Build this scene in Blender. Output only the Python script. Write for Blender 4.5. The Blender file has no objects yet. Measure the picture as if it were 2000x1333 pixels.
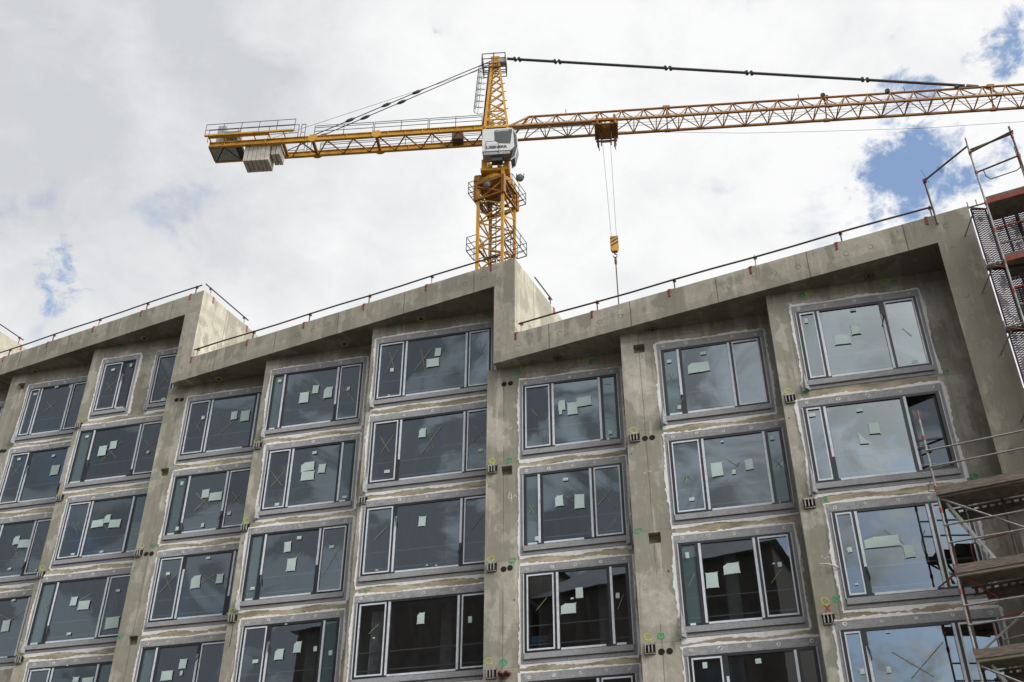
import bpy, bmesh, math, random
from mathutils import Vector, Matrix
R = math.radians
sc = bpy.context.scene
COL = sc.collection
# ------------------------------------------------------------------ camera
PITCH = 34.83
cam_d = bpy.data.cameras.new('camera'); cam = bpy.data.objects.new('camera', cam_d); COL.objects.link(cam)
cam.location = (0, 0, 0); cam.rotation_euler = (R(90 + PITCH), 0, 0)
cam_d.sensor_width = 36.0; cam_d.lens = 36.0 * 2200.7 / 2000.0
cam_d.clip_start = 0.1; cam_d.clip_end = 6000
sc.camera = cam
# ------------------------------------------------------------------ light
SUN_DIR = Vector((0.72, -0.52, 0.62)).normalized()
sun_el = math.asin(SUN_DIR.z); sun_az = math.atan2(SUN_DIR.x, SUN_DIR.y)
sl = bpy.data.lights.new('sun', 'SUN'); sun = bpy.data.objects.new('sun', sl); COL.objects.link(sun)
sl.energy = 2.5; sl.angle = R(25); sl.color = (1.0, 0.98, 0.95)
sun.rotation_euler = SUN_DIR.to_track_quat('Z', 'Y').to_euler(); sun.location = (30, -20, 60)
vs = sc.view_settings
vs.view_transform = 'Standard'; vs.look = 'None'; vs.exposure = 0.0; vs.gamma = 1.0; vs.use_curve_mapping = False
sc.cycles.max_bounces = 8; sc.cycles.transparent_max_bounces = 24; sc.cycles.use_denoising = True
sc.cycles.caustics_reflective = False; sc.cycles.caustics_refractive = False

# ------------------------------------------------------------------ node helper
class NT:
    def __init__(s, nt): s.nt = nt; s.L = nt.links
    def n(s, typ, ins=None, **kw):
        nd = s.nt.nodes.new(typ)
        for k, v in kw.items(): setattr(nd, k, v)
        for k, v in (ins or {}).items():
            sk = nd.inputs[k]
            if isinstance(v, bpy.types.NodeSocket): s.L.new(v, sk)
            else: sk.default_value = v
        return nd
    def m(s, op, a, b=0.0, c=0.0, clamp=False):
        nd = s.n('ShaderNodeMath', operation=op); nd.use_clamp = clamp
        for i, v in enumerate((a, b, c)):
            if isinstance(v, bpy.types.NodeSocket): s.L.new(v, nd.inputs[i])
            else: nd.inputs[i].default_value = v
        return nd.outputs[0]
    def noise(s, vec, scale, detail=4, rough=0.55, dist=0.0):
        return s.n('ShaderNodeTexNoise', {'Vector': vec, 'Scale': scale, 'Detail': detail, 'Roughness': rough, 'Distortion': dist}).outputs['Fac']
    def ramp(s, fac, lo, hi, a=0.0, b=1.0, smooth=True):
        nd = s.n('ShaderNodeMapRange', {'Value': fac, 'From Min': lo, 'From Max': hi, 'To Min': a, 'To Max': b})
        nd.interpolation_type = 'SMOOTHSTEP' if smooth else 'LINEAR'
        return nd.outputs[0]
    def mix(s, fac, a, b, bt='MIX'):
        nd = s.n('ShaderNodeMix', data_type='RGBA', blend_type=bt)
        for i, v in ((0, fac), (6, a), (7, b)):
            if isinstance(v, bpy.types.NodeSocket): s.L.new(v, nd.inputs[i])
            else: nd.inputs[i].default_value = v if i == 0 else (v[0], v[1], v[2], 1.0)
        return nd.outputs[2]
    def mapping(s, vec, scale=(1, 1, 1), loc=(0, 0, 0), rot=(0, 0, 0)):
        return s.n('ShaderNodeMapping', {'Vector': vec, 'Scale': scale, 'Location': loc, 'Rotation': rot}).outputs[0]

def px_dir(x, y):
    a = (x - 1000) / 2200.7; b = -(y - 666.5) / 2200.7; t = R(PITCH)
    return Vector((a, math.cos(t) - b * math.sin(t), math.sin(t) + b * math.cos(t))).normalized()

# ------------------------------------------------------------------ sky
world = bpy.data.worlds.new('World'); sc.world = world; world.use_nodes = True
w = NT(world.node_tree)
for nd in list(world.node_tree.nodes): world.node_tree.nodes.remove(nd)
sky = w.n('ShaderNodeTexSky', sky_type='NISHITA'); sky.sun_disc = False
sky.sun_elevation = sun_el; sky.sun_rotation = sun_az; sky.altitude = 50; sky.air_density = 1.0; sky.dust_density = 1.0; sky.ozone_density = 1.5
geo = w.n('ShaderNodeTexCoord').outputs['Generated']
def blobs(lst):
    tot = None
    for x, y, r, wt in lst:
        if isinstance(x, Vector): d = x; rad = r
        else: d = px_dir(x, y); rad = r / 2200.0
        dot = w.n('ShaderNodeVectorMath', {0: geo, 1: tuple(d)}, operation='DOT_PRODUCT').outputs['Value']
        v = w.ramp(dot, math.cos(rad), 1.0, 0.0, wt)
        tot = v if tot is None else w.m('ADD', tot, v)
    return tot
n1 = w.noise(w.mapping(geo, (1, 1, 1.5), (0.3, 0.1, 0.7)), 4.2, 7, 0.58, 0.25)      # large cloud forms
n2 = w.noise(w.mapping(geo, (1, 1, 1.4), (2.1, 0.4, 1.7)), 13.0, 8, 0.62, 0.3)      # ragged edges
n3 = w.noise(w.mapping(geo, (1, 1, 1.5), (5.1, 3.4, 0.7)), 2.1, 5, 0.5, 0.2)
blue = blobs([(1770, 265, 130, 0.62), (1850, 335, 120, 0.55), (1735, 345, 90, 0.25), (1780, 200, 80, 0.25), (1715, 392, 100, 0.58), (1995, 60, 100, 0.62), (1930, 130, 80, 0.25), (1640, 410, 90, 0.20), (1940, 320, 80, 0.35), (1740, 60, 110, 0.2),
              (112, 545, 90, 0.66), (835, 95, 60, 0.30), (110, 490, 60, 0.3), (1080, 10, 60, 0.15),
              (Vector((-0.05, -0.93, 0.33)), 0, 0.30, 1.15), (Vector((0.35, -0.85, 0.40)), 0, 0.30, 0.6)])
n4 = w.noise(w.mapping(geo, (1, 1, 1.3), (7.1, 2.4, 3.7)), 34.0, 7, 0.65, 0.4)
bn = w.m('ADD', w.m('MULTIPLY', w.m('SUBTRACT', n2, 0.5), 3.4), w.m('MULTIPLY', w.m('SUBTRACT', n4, 0.5), 2.2))
blue_m = w.ramp(w.m('ADD', blue, w.m('MULTIPLY', bn, w.ramp(blue, 0.02, 0.3))), 0.40, 1.05)
gen_blue = w.ramp(w.m('ADD', n1, w.m('MULTIPLY', n2, 0.3)), 0.74, 0.90, 0.0, 0.6)
blue_all = w.m('MAXIMUM', blue_m, gen_blue)
grey = blobs([(150, 120, 620, 0.95), (60, 420, 420, 0.5), (640, 420, 380, 0.35), (560, 60, 330, 0.2), (1500, 60, 300, 0.10), (1230, 430, 260, 0.12), (1800, 30, 260, 0.15),
              (Vector((-0.78, -0.42, 0.45)).normalized(), 0, 0.75, 1.1), (Vector((-0.1, -0.8, 0.6)), 0, 0.55, 0.30), (Vector((-0.9, -0.3, 0.4)), 0, 0.8, 0.7)])
gfac = w.m('ADD', w.m('MULTIPLY', grey, w.ramp(n1, 0.30, 0.62, 1.0, 0.55)), w.m('MULTIPLY', w.ramp(n3, 0.45, 0.75), 0.22), clamp=True)
gfac = w.m('ADD', gfac, w.m('MULTIPLY', w.m('SUBTRACT', n2, 0.5), w.ramp(w.n('ShaderNodeSeparateXYZ', {0: geo}).outputs[1], -0.1, 0.2, 3.4, 1.1)), clamp=True)
yb = w.ramp(w.n('ShaderNodeSeparateXYZ', {0: geo}).outputs[1], -0.1, 0.2)
cloud = w.mix(gfac, w.mix(yb, (8.6, 8.9, 9.3), (9.7, 9.72, 9.75)), w.mix(yb, (2.75, 2.95, 3.2), (6.3, 6.45, 6.75)))
skyb = w.mix(0.06, w.mix(1.0, sky.outputs[0], (2.3, 2.35, 2.3), 'MULTIPLY'), (9, 9, 9))
# clouds behind the camera, the ones mirrored in the glass: strong light and dark billows, darker towards the left
nb = w.noise(w.mapping(geo, (1, 1, 1.6), (3.7, 8.2, 1.1)), 11.0, 9, 0.58, 0.7)
xs = w.n('ShaderNodeSeparateXYZ', {0: geo}).outputs[0]
bf = w.m('SUBTRACT', w.ramp(nb, 0.40, 0.60), w.ramp(xs, -0.15, -0.62, 0.0, 0.72), clamp=True)
bcl = w.mix(bf, (2.7, 2.85, 3.1), (8.9, 9.5, 10.2))
cloud = w.mix(yb, bcl, cloud)
col = w.mix(blue_all, cloud, skyb)
glow = blobs([(SUN_DIR, 0, 1.15, 1.3), (Vector((0.25, -0.35, 0.9)).normalized(), 0, 0.75, 0.9)])
col = w.mix(w.m('MULTIPLY', glow, 1.0), col, (21, 20.5, 19.5))
# the air below the horizon is plain haze grey
zc = w.n('ShaderNodeSeparateXYZ', {0: geo}).outputs[2]
col = w.mix(w.ramp(zc, -0.02, 0.03), (3.0, 3.0, 3.0), col)
bg = w.n('ShaderNodeBackground', {'Color': col, 'Strength': 0.1})
w.L.new(bg.outputs[0], w.n('ShaderNodeOutputWorld').inputs[0])
# ------------------------------------------------------------------ materials
def rgb(r, g, b):
    f = lambda c: (c / 255 / 12.92) if c / 255 <= 0.04045 else ((c / 255 + 0.055) / 1.055) ** 2.4
    return (f(r), f(g), f(b))
MATS = {}
def new_mat(name):
    m = bpy.data.materials.new(name); m.use_nodes = True
    for nd in list(m.node_tree.nodes): m.node_tree.nodes.remove(nd)
    t = NT(m.node_tree); out = t.n('ShaderNodeOutputMaterial'); MATS[name] = m
    return m, t, out
def simple(name, c, rough=0.6, metal=0.0, var=0.25, scale=4.0, bump=0.0, dirt=None, dirt_amt=0.4, dscale=2.5, stretch=(1, 1, 1), spec=0.5):
    m, t, out = new_mat(name)
    co = t.mapping(t.n('ShaderNodeTexCoord').outputs['Object'], stretch)
    a = t.noise(co, scale, 5, 0.6)
    c2 = tuple(v * (1 - var) for v in c); c1 = tuple(min(1, v * (1 + var * 0.6)) for v in c)
    colr = t.mix(t.ramp(a, 0.3, 0.7), c2, c1)
    if dirt:
        d = t.noise(co, dscale, 8, 0.7)
        colr = t.mix(t.ramp(d, 0.50, 0.66, 0, dirt_amt), colr, dirt)
    p = t.n('ShaderNodeBsdfPrincipled', {'Base Color': colr, 'Roughness': rough, 'Metallic': metal, 'Specular IOR Level': spec})
    if bump:
        b = t.n('ShaderNodeBump', {'Height': t.noise(co, scale * 6, 4), 'Strength': bump, 'Distance': 0.02})
        t.L.new(b.outputs[0], p.inputs['Normal'])
    t.L.new(p.outputs[0], out.inputs[0]); return m
def concrete(name, light, dark, kind):
    m, t, out = new_mat(name)
    ob = t.n('ShaderNodeTexCoord').outputs['Object']; uv = t.n('ShaderNodeUVMap').outputs[0]
    s = t.n('ShaderNodeSeparateXYZ', {0: uv}); u, v = s.outputs[0], s.outputs[1]
    big = t.noise(ob, 0.42, 5, 0.55, 0.6); med = t.noise(ob, 1.7, 7, 0.62, 0.4); fine = t.noise(ob, 14, 6, 0.7)
    streak = t.noise(t.mapping(ob, (3.2, 3.2, 0.22)), 1.6, 6, 0.6); brush = t.noise(t.mapping(ob, (9, 9, 0.9)), 2.5, 6, 0.7)
    patch = t.ramp(t.m('ADD', t.m('ADD', t.m('MULTIPLY', big, 0.45), t.m('MULTIPLY', med, 0.25)), t.m('MULTIPLY', t.noise(t.mapping(ob, (1.1, 1.1, 0.35)), 1.3, 6, 0.6, 0.3), 0.3)), 0.478, 0.518)
    c = t.mix(t.ramp(med, 0.3, 0.72), dark, light)
    pan = t.n('ShaderNodeTexBrick', {'Vector': uv, 'Scale': 1.0, 'Color1': (0, 0, 0, 1), 'Color2': (1, 1, 1, 1), 'Mortar': (0.5, 0.5, 0.5, 1), 'Mortar Size': 0.0, 'Brick Width': 1.35, 'Row Height': 1.51, 'Bias': 0.0}).outputs[0]
    c = t.mix(t.m('MULTIPLY', t.n('ShaderNodeSeparateColor', {0: pan}).outputs[0], 0.30), c, tuple(x * 0.72 for x in dark))
    c = t.mix(t.m('MULTIPLY', patch, 0.8), c, tuple(x * 0.66 for x in dark))
    c = t.mix(t.ramp(streak, 0.54, 0.70, 0, 0.5), c, tuple(x * 0.55 for x in dark))
    c = t.mix(t.ramp(streak, 0.30, 0.42, 0.35, 0), c, tuple(min(1, x * 1.28) for x in light))
    c = t.mix(t.ramp(fine, 0.40, 0.75, 0.0, 0.28), c, tuple(x * 0.6 for x in dark))
    c = t.mix(t.ramp(brush, 0.52, 0.75, 0.0, 0.45), c, tuple(x * 0.62 for x in dark)); c = t.mix(t.ramp(brush, 0.27, 0.42, 0.35, 0.0), c, tuple(min(1, x * 1.3) for x in light))
    # air holes
    vor = t.n('ShaderNodeTexVoronoi', {'Vector': ob, 'Scale': 9.0, 'Randomness': 1.0}); hol = t.ramp(vor.outputs['Distance'], 0.05, 0.10, 0.75, 0)
    hsel = t.ramp(t.noise(ob, 2.3, 2), 0.5, 0.6)
    c = t.mix(t.m('MULTIPLY', hol, hsel), c, (0.05, 0.045, 0.035))
    height = t.m('ADD', t.m('MULTIPLY', fine, 0.5), t.m('MULTIPLY', med, 1.5))
    wob = t.m('MULTIPLY', t.m('SUBTRACT', med, 0.5), 0.03)
    def line(coord, period, off, wd):
        q = t.m('PINGPONG', t.m('ADD', t.m('ADD', coord, off), wob), period / 2)
        return t.ramp(q, wd, wd * 2.2, 1, 0)
    if kind == 'ribbon':
        l1 = t.m('MULTIPLY', line(u, 2.626, 0.75, 0.008), 0.75)
        # form panel print along the lower third of the beam
        hv = t.m('FRACT', t.m('DIVIDE', t.m('SUBTRACT', v, 19.09), 3.035))
        below = t.ramp(t.m('ADD', hv, t.m('MULTIPLY', t.m('SUBTRACT', t.noise(t.mapping(uv, (0.5, 0.5, 1)), 1.6, 4), 0.5), 0.10)), 0.088, 0.094, 1, 0)
        c = t.mix(t.m('MULTIPLY', below, 0.42), c, tuple(x * 0.80 for x in dark))
        # tie holes
        pu = t.m('SUBTRACT', t.m('PINGPONG', t.m('ADD', u, 0.1), 0.66), 0.33); pv = t.m('SUBTRACT', t.m('PINGPONG', t.m('ADD', v, 0.35), 0.75), 0.4)
        rr = t.m('SQRT', t.m('ADD', t.m('MULTIPLY', pu, pu), t.m('MULTIPLY', pv, pv)))
        ring = t.m('MULTIPLY', t.ramp(t.m('ABSOLUTE', t.m('SUBTRACT', rr, 0.07)), 0.006, 0.022, 1, 0), 0.45)
        ring = t.m('MULTIPLY', ring, t.ramp(t.noise(ob, 0.9, 2), 0.50, 0.56))
        lines = t.m('MAXIMUM', l1, ring)
    elif kind == 'wall':
        l1 = t.m('MULTIPLY', line(u, 60, -0.52, 0.008), 0.45)
        l1 = t.m('MULTIPLY', l1, t.ramp(t.noise(ob, 0.6, 2), 0.38, 0.5))
        # a construction joint at each floor, darker trowelled concrete above it
        fl = t.m('FRACT', t.m('DIVIDE', t.m('SUBTRACT', v, 0.68), 3.02))
        fj = t.m('MULTIPLY', t.ramp(t.m('ADD', fl, t.m('MULTIPLY', t.m('SUBTRACT', med, 0.5), 0.16)), 0.14, 0.16, 1, 0), 0.30)
        c = t.mix(fj, c, tuple(x * 0.62 for x in dark))
        lines = t.m('MAXIMUM', l1, t.m('MULTIPLY', line(v, 3.02, -0.68 + 1.51 * 0, 0.006), 0.25))
        dots = t.n('ShaderNodeTexVoronoi', {'Vector': t.mapping(uv, (1.25, 0.95, 1)), 'Scale': 1.0, 'Randomness': 0.35}).outputs['Distance']
        lines = t.m('MAXIMUM', lines, t.ramp(dots, 0.022, 0.045, 0.8, 0))
    else:
        lines = t.m('MULTIPLY', line(u, 1.31, 0.2, 0.006), 0.35)
    c = t.mix(lines, c, (0.07, 0.062, 0.048))
    p = t.n('ShaderNodeBsdfPrincipled', {'Base Color': c, 'Roughness': 0.88, 'Specular IOR Level': 0.25})
    b = t.n('ShaderNodeBump', {'Height': t.m('SUBTRACT', height, t.m('MULTIPLY', lines, 2.0)), 'Strength': 0.35, 'Distance': 0.02})
    t.L.new(b.outputs[0], p.inputs['Normal']); t.L.new(p.outputs[0], out.inputs[0]); return m
CW = concrete('facade concrete', (0.66, 0.635, 0.555), (0.42, 0.395, 0.325), 'wall')
CR = concrete('parapet concrete', (0.60, 0.57, 0.485), (0.41, 0.385, 0.31), 'ribbon')
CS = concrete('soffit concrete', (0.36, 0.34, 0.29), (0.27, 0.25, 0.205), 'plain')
simple('spandrel plaster', (0.46, 0.405, 0.30), 0.9, var=0.35, scale=2.2, bump=0.4, dirt=(0.25, 0.20, 0.13), dirt_amt=0.9, dscale=1.9, stretch=(0.5, 0.5, 2))
simple('sealing foam', (0.93, 0.92, 0.90), 0.8, var=0.06, scale=9, bump=0.8, dirt=(0.70, 0.66, 0.56), dirt_amt=0.18)
simple('fleece membrane', (0.41, 0.415, 0.435), 0.8, var=0.22, scale=18, bump=0.6, dirt=(0.24, 0.24, 0.26), dirt_amt=0.5, stretch=(1, 1, 3))
simple('fixing disc white', (0.80, 0.77, 0.70), 0.7, var=0.2)
simple('fixing hole', (0.12, 0.10, 0.08), 0.8)
simple('anthracite frame', (0.030, 0.032, 0.037), 0.38, var=0.15)
simple('protective tape', (0.74, 0.79, 0.86), 0.5, var=0.10, scale=6, dirt=(0.35, 0.37, 0.42), dirt_amt=0.3)
simple('white profile', (0.72, 0.74, 0.78), 0.4, var=0.05)
simple('paper sheet', (0.55, 0.68, 0.66), 0.9, var=0.06, scale=3)
simple('yellow marker tape', (0.30, 0.31, 0.13), 0.6, var=0.1)
simple('spray yellow', (0.50, 0.60, 0.09), 0.8, var=0.2, scale=9)
simple('spray green', (0.06, 0.42, 0.16), 0.8, var=0.3, scale=9)
simple('spray orange', (0.75, 0.20, 0.05), 0.8, var=0.2, scale=9)
simple('spray red', (0.50, 0.05, 0.03), 0.8, var=0.2, scale=9)
simple('chalk white', (0.75, 0.74, 0.70), 0.9)
simple('black void', (0.012, 0.011, 0.010), 0.9)
simple('rusty steel', (0.10, 0.075, 0.055), 0.75, var=0.35, scale=12, dirt=(0.20, 0.09, 0.05), dirt_amt=0.5)
simple('bracket steel', (0.42, 0.41, 0.38), 0.5, 0.2, var=0.3, scale=12)
simple('red lead paint', (0.30, 0.055, 0.035), 0.6, var=0.3, scale=8, dirt=(0.18, 0.10, 0.08), dirt_amt=0.5)
simple('red brown plastic', (0.22, 0.06, 0.05), 0.5)
simple('dark rail steel', (0.075, 0.065, 0.062), 0.6, 0.3, var=0.3, scale=7, dirt=(0.20, 0.06, 0.04), dirt_amt=0.55, dscale=1.3)
simple('galvanised steel', (0.30, 0.31, 0.30), 0.5, 0.45, var=0.25, scale=9, dirt=(0.20, 0.13, 0.09), dirt_amt=0.55, dscale=4)
simple('ladder aluminium', (0.52, 0.54, 0.50), 0.45, 0.4, var=0.2)
simple('weathered planks', (0.19, 0.155, 0.13), 0.85, var=0.4, scale=5, bump=0.5, dirt=(0.30, 0.25, 0.2), dirt_amt=0.5, stretch=(1, 1, 8))
simple('plank underside', (0.19, 0.165, 0.13), 0.85, var=0.35, scale=5)
simple('pale batten', (0.55, 0.50, 0.40), 0.8, var=0.2)
simple('crane yellow', (0.55, 0.29, 0.035), 0.5, var=0.15, scale=1.5, dirt=(0.30, 0.13, 0.03), dirt_amt=0.55, dscale=1.8, spec=0.3)
simple('crane yellow shaded', (0.30, 0.135, 0.028), 0.55, var=0.2, scale=1.5, dirt=(0.20, 0.08, 0.03), dirt_amt=0.6, dscale=2.0, spec=0.3)  # same yellow paint, browned to put the shade of its undersides into the colour
simple('crane dark steel', (0.055, 0.055, 0.06), 0.5, 0.3, var=0.2)
simple('counterweight concrete', (0.50, 0.48, 0.43), 0.85, var=0.2, scale=2.2, dirt=(0.25, 0.23, 0.2), dirt_amt=0.4)
simple('cab white', (0.58, 0.59, 0.60), 0.35, var=0.05)
simple('cab glass', (0.035, 0.04, 0.045), 0.08, var=0.1)
simple('cab grey', (0.30, 0.32, 0.34), 0.5)
simple('lettering black', (0.02, 0.02, 0.025), 0.5)
simple('machinery green', (0.10, 0.16, 0.14), 0.5)
simple('cable black', (0.03, 0.03, 0.03), 0.6)
simple('cable grey', (0.33, 0.32, 0.30), 0.6)
simple('white plastic', (0.74, 0.72, 0.66), 0.5)
simple('room concrete', (0.34, 0.32, 0.29), 0.9, var=0.2, scale=0.8)
simple('asphalt', (0.05, 0.05, 0.052), 0.9, var=0.2, scale=3, bump=0.4)
simple('paving', (0.25, 0.24, 0.23), 0.9, var=0.2, scale=3, bump=0.3)
simple('site gravel', (0.11, 0.10, 0.085), 0.95, var=0.3, scale=2, bump=0.5)
simple('roof sheet grey', (0.20, 0.21, 0.23), 0.5, var=0.15, scale=0.6)
simple('office blue', (0.12, 0.22, 0.34), 0.4)
# glass: reflects the sky, lets the dark room show through
def glass(name, tint, f0, body=None, bfac=0.0):
    m, t, out = new_mat(name)
    ob = t.n('ShaderNodeTexCoord').outputs['Object']
    b = t.n('ShaderNodeBump', {'Height': t.noise(ob, 0.75, 2, 0.4), 'Strength': 0.035, 'Distance': 0.05})
    g = t.n('ShaderNodeBsdfGlossy', {'Color': (0.82, 0.93, 1.0, 1), 'Roughness': 0.0, 'Normal': b.outputs[0]})
    tr = t.n('ShaderNodeBsdfTransparent', {'Color': (*tint, 1)})
    base = tr.outputs[0]
    dust = t.n('ShaderNodeBsdfDiffuse', {'Color': (*(body or (0.30, 0.32, 0.33)), 1)})
    streak = t.ramp(t.noise(t.mapping(ob, (5, 5, 0.5)), 1.5, 5, 0.6), 0.4, 0.75, 0.0, 0.05)
    fac = t.m('ADD', streak, bfac)
    mx0 = t.n('ShaderNodeMixShader', {0: fac}); t.L.new(base, mx0.inputs[1]); t.L.new(dust.outputs[0], mx0.inputs[2])
    lw = t.n('ShaderNodeLayerWeight', {'Blend': 0.35})
    f0v = t.m('MULTIPLY', f0, t.m('ADD', 0.84, t.m('MULTIPLY', t.n('ShaderNodeObjectInfo').outputs['Random'], 0.32)))
    fr = t.m('ADD', f0v, t.m('MULTIPLY', t.m('POWER', lw.outputs['Facing'], 3.0), 0.55), clamp=True)
    mx = t.n('ShaderNodeMixShader', {0: fr}); t.L.new(mx0.outputs[0], mx.inputs[1]); t.L.new(g.outputs[0], mx.inputs[2])
    t.L.new(mx.outputs[0], out.inputs[0]); return m
glass('window glass', (0.42, 0.47, 0.50), 0.26)
glass('teal glass', (0.35, 0.48, 0.48), 0.15, (0.25, 0.38, 0.40), 0.34)
# brick of the house across the street
m, t, out = new_mat('dark brick')
uv = t.n('ShaderNodeUVMap').outputs[0]
br = t.n('ShaderNodeTexBrick', {'Vector': uv, 'Scale': 1.0, 'Color1': (0.075, 0.050, 0.042, 1), 'Color2': (0.045, 0.032, 0.028, 1), 'Mortar': (0.10, 0.09, 0.08, 1), 'Mortar Size': 0.010, 'Brick Width': 0.24, 'Row Height': 0.08})
p = t.n('ShaderNodeBsdfPrincipled', {'Base Color': br.outputs[0], 'Roughness': 0.9}); t.L.new(p.outputs[0], out.inputs[0])
# perforated debris net
m, t, out = new_mat('perforated net')
uv = t.n('ShaderNodeUVMap').outputs[0]; s = t.n('ShaderNodeSeparateXYZ', {0: uv})
zig = t.m('MULTIPLY', t.m('PINGPONG', s.outputs[0], 0.045), 0.9)
ph = t.m('PINGPONG', t.m('ADD', s.outputs[1], zig), 0.034)
hole = t.ramp(ph, 0.0245, 0.0285)
blot = t.ramp(t.noise(t.mapping(uv, (2.0, 1, 1)), 1.5, 6, 0.7), 0.50, 0.58)
hole = t.m('MULTIPLY', hole, t.m('SUBTRACT', 1.0, t.m('MULTIPLY', blot, 0.8)))
p = t.n('ShaderNodeBsdfPrincipled', {'Base Color': (0.05, 0.03, 0.05, 1), 'Roughness': 0.7})
tr = t.n('ShaderNodeBsdfTransparent'); mx = t.n('ShaderNodeMixShader', {0: hole}); t.L.new(p.outputs[0], mx.inputs[1]); t.L.new(tr.outputs[0], mx.inputs[2])
t.L.new(mx.outputs[0], out.inputs[0])

# ------------------------------------------------------------------ mesh builder
class MB:
    def __init__(s): s.v = []; s.f = []; s.uv = []; s.mi = []; s.cur = 0
    def quad(s, pts, uvs=None, mi=None):
        i = len(s.v); s.v += [tuple(p) for p in pts]; s.f.append(tuple(range(i, i + len(pts))))
        s.uv.append(uvs or [(0, 0)] * len(pts)); s.mi.append(s.cur if mi is None else mi)
    def hexa(s, P, mi=None):
        # P: 8 corners, bottom 0-3 ccw, top 4-7
        def L(a, b): return (Vector(P[a]) - Vector(P[b])).length
        for q in ((0, 1, 5, 4), (1, 2, 6, 5), (2, 3, 7, 6), (3, 0, 4, 7), (3, 2, 1, 0), (4, 5, 6, 7)):
            a = L(q[0], q[1]); b = L(q[1], q[2]); s.quad([P[k] for k in q], [(0, 0), (a, 0), (a, b), (0, b)], mi)
    def bar(s, a, b, wd, hd=None, up=(0, 0, 1), mi=None):
        a = Vector(a); b = Vector(b); d = (b - a)
        if d.length < 1e-6: return
        d.normalize(); hd = hd or wd; up = Vector(up)
        if abs(d.dot(up)) > 0.97: up = Vector((0.6, 0.8, 0.0))
        x = d.cross(up).normalized(); y = x.cross(d).normalized(); x *= wd / 2; y *= hd / 2
        s.hexa([a - x - y, a + x - y, a + x + y, a - x + y, b - x - y, b + x - y, b + x + y, b - x + y], mi)
    def tube(s, pts, r, n=8, mi=None):
        pts = [Vector(p) for p in pts]; rings = []
        for i, p in enumerate(pts):
            d = (pts[min(i + 1, len(pts) - 1)] - pts[max(i - 1, 0)]).normalized()
            up = Vector((0, 0, 1)) if abs(d.z) < 0.95 else Vector((0.6, 0.8, 0))
            x = d.cross(up).normalized(); y = x.cross(d).normalized()
            rr = r[i] if isinstance(r, (list, tuple)) else r
            rings.append([p + x * rr * math.cos(2 * math.pi * k / n) + y * rr * math.sin(2 * math.pi * k / n) for k in range(n)])
        for i in range(len(rings) - 1):
            for k in range(n):
                k2 = (k + 1) % n; s.quad([rings[i][k], rings[i][k2], rings[i + 1][k2], rings[i + 1][k]], None, mi)
        s.quad(list(reversed(rings[0])), None, mi); s.quad(rings[-1], None, mi)
    def build(s, name, mats, parent=None, smooth=False, props=None):
        me = bpy.data.meshes.new(name); me.from_pydata(s.v, [], s.f)
        ul = me.uv_layers.new(name='UVMap'); k = 0
        for poly, uvs in zip(me.polygons, s.uv):
            for j in range(poly.loop_total): ul.data[poly.loop_start + j].uv = uvs[j]
        if not isinstance(mats, (list, tuple)): mats = [mats]
        for mm in mats: me.materials.append(MATS[mm] if isinstance(mm, str) else mm)
        for poly, mi in zip(me.polygons, s.mi): poly.material_index = mi; poly.use_smooth = smooth
        bm = bmesh.new(); bm.from_mesh(me); bmesh.ops.remove_doubles(bm, verts=bm.verts, dist=1e-5); bmesh.ops.recalc_face_normals(bm, faces=bm.faces) if smooth else None
        bm.to_mesh(me); bm.free()
        o = bpy.data.objects.new(name, me); COL.objects.link(o)
        if parent is not None: attach(o, parent)
        for a, b in (props or {}).items(): o[a] = b
        return o
def world_mat(o):
    if o is None: return Matrix.Identity(4)
    return world_mat(o.parent) @ o.matrix_parent_inverse @ Matrix.Translation(o.location) if o.parent else Matrix.Translation(o.location)
def attach(o, parent):
    o.parent = parent; o.matrix_parent_inverse = world_mat(parent).inverted()
def thing(name, label, cat, loc, group=None, kind=None):
    o = bpy.data.objects.new(name, None); COL.objects.link(o); o.location = loc; o.empty_display_size = 0.3
    o['label'] = label; o['category'] = cat
    if group: o['group'] = group
    if kind: o['kind'] = kind
    return o
def tag(o, label, cat, group=None, kind=None):
    o['label'] = label; o['category'] = cat
    if group: o['group'] = group
    if kind: o['kind'] = kind
    return o
class Fr:      # vertical plane frame: u along, n outward (towards the street), z up
    def __init__(s, o, U, N): s.o = Vector((o[0], o[1])); s.U = Vector(U); s.N = Vector(N)
    def P(s, u, n, z): q = s.o + s.U * u + s.N * n; return Vector((q.x, q.y, z))
    def box(s, mb, u0, u1, n0, n1, z0, z1, mi=None):
        P = [s.P(u0, n1, z0), s.P(u1, n1, z0), s.P(u1, n0, z0), s.P(u0, n0, z0), s.P(u0, n1, z1), s.P(u1, n1, z1), s.P(u1, n0, z1), s.P(u0, n0, z1)]
        UVs = [[(u0, z0), (u1, z0), (u1, z1), (u0, z1)], [(n1, z0), (n0, z0), (n0, z1), (n1, z1)], [(u1, z0), (u0, z0), (u0, z1), (u1, z1)], [(n0, z0), (n1, z0), (n1, z1), (n0, z1)], [(u0, n0), (u1, n0), (u1, n1), (u0, n1)], [(u0, n1), (u1, n1), (u1, n0), (u0, n0)]]
        for q, uv_ in zip(((0, 1, 5, 4), (1, 2, 6, 5), (2, 3, 7, 6), (3, 0, 4, 7), (3, 2, 1, 0), (4, 5, 6, 7)), UVs):
            mb.quad([P[k] for k in q], uv_, mi)

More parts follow.
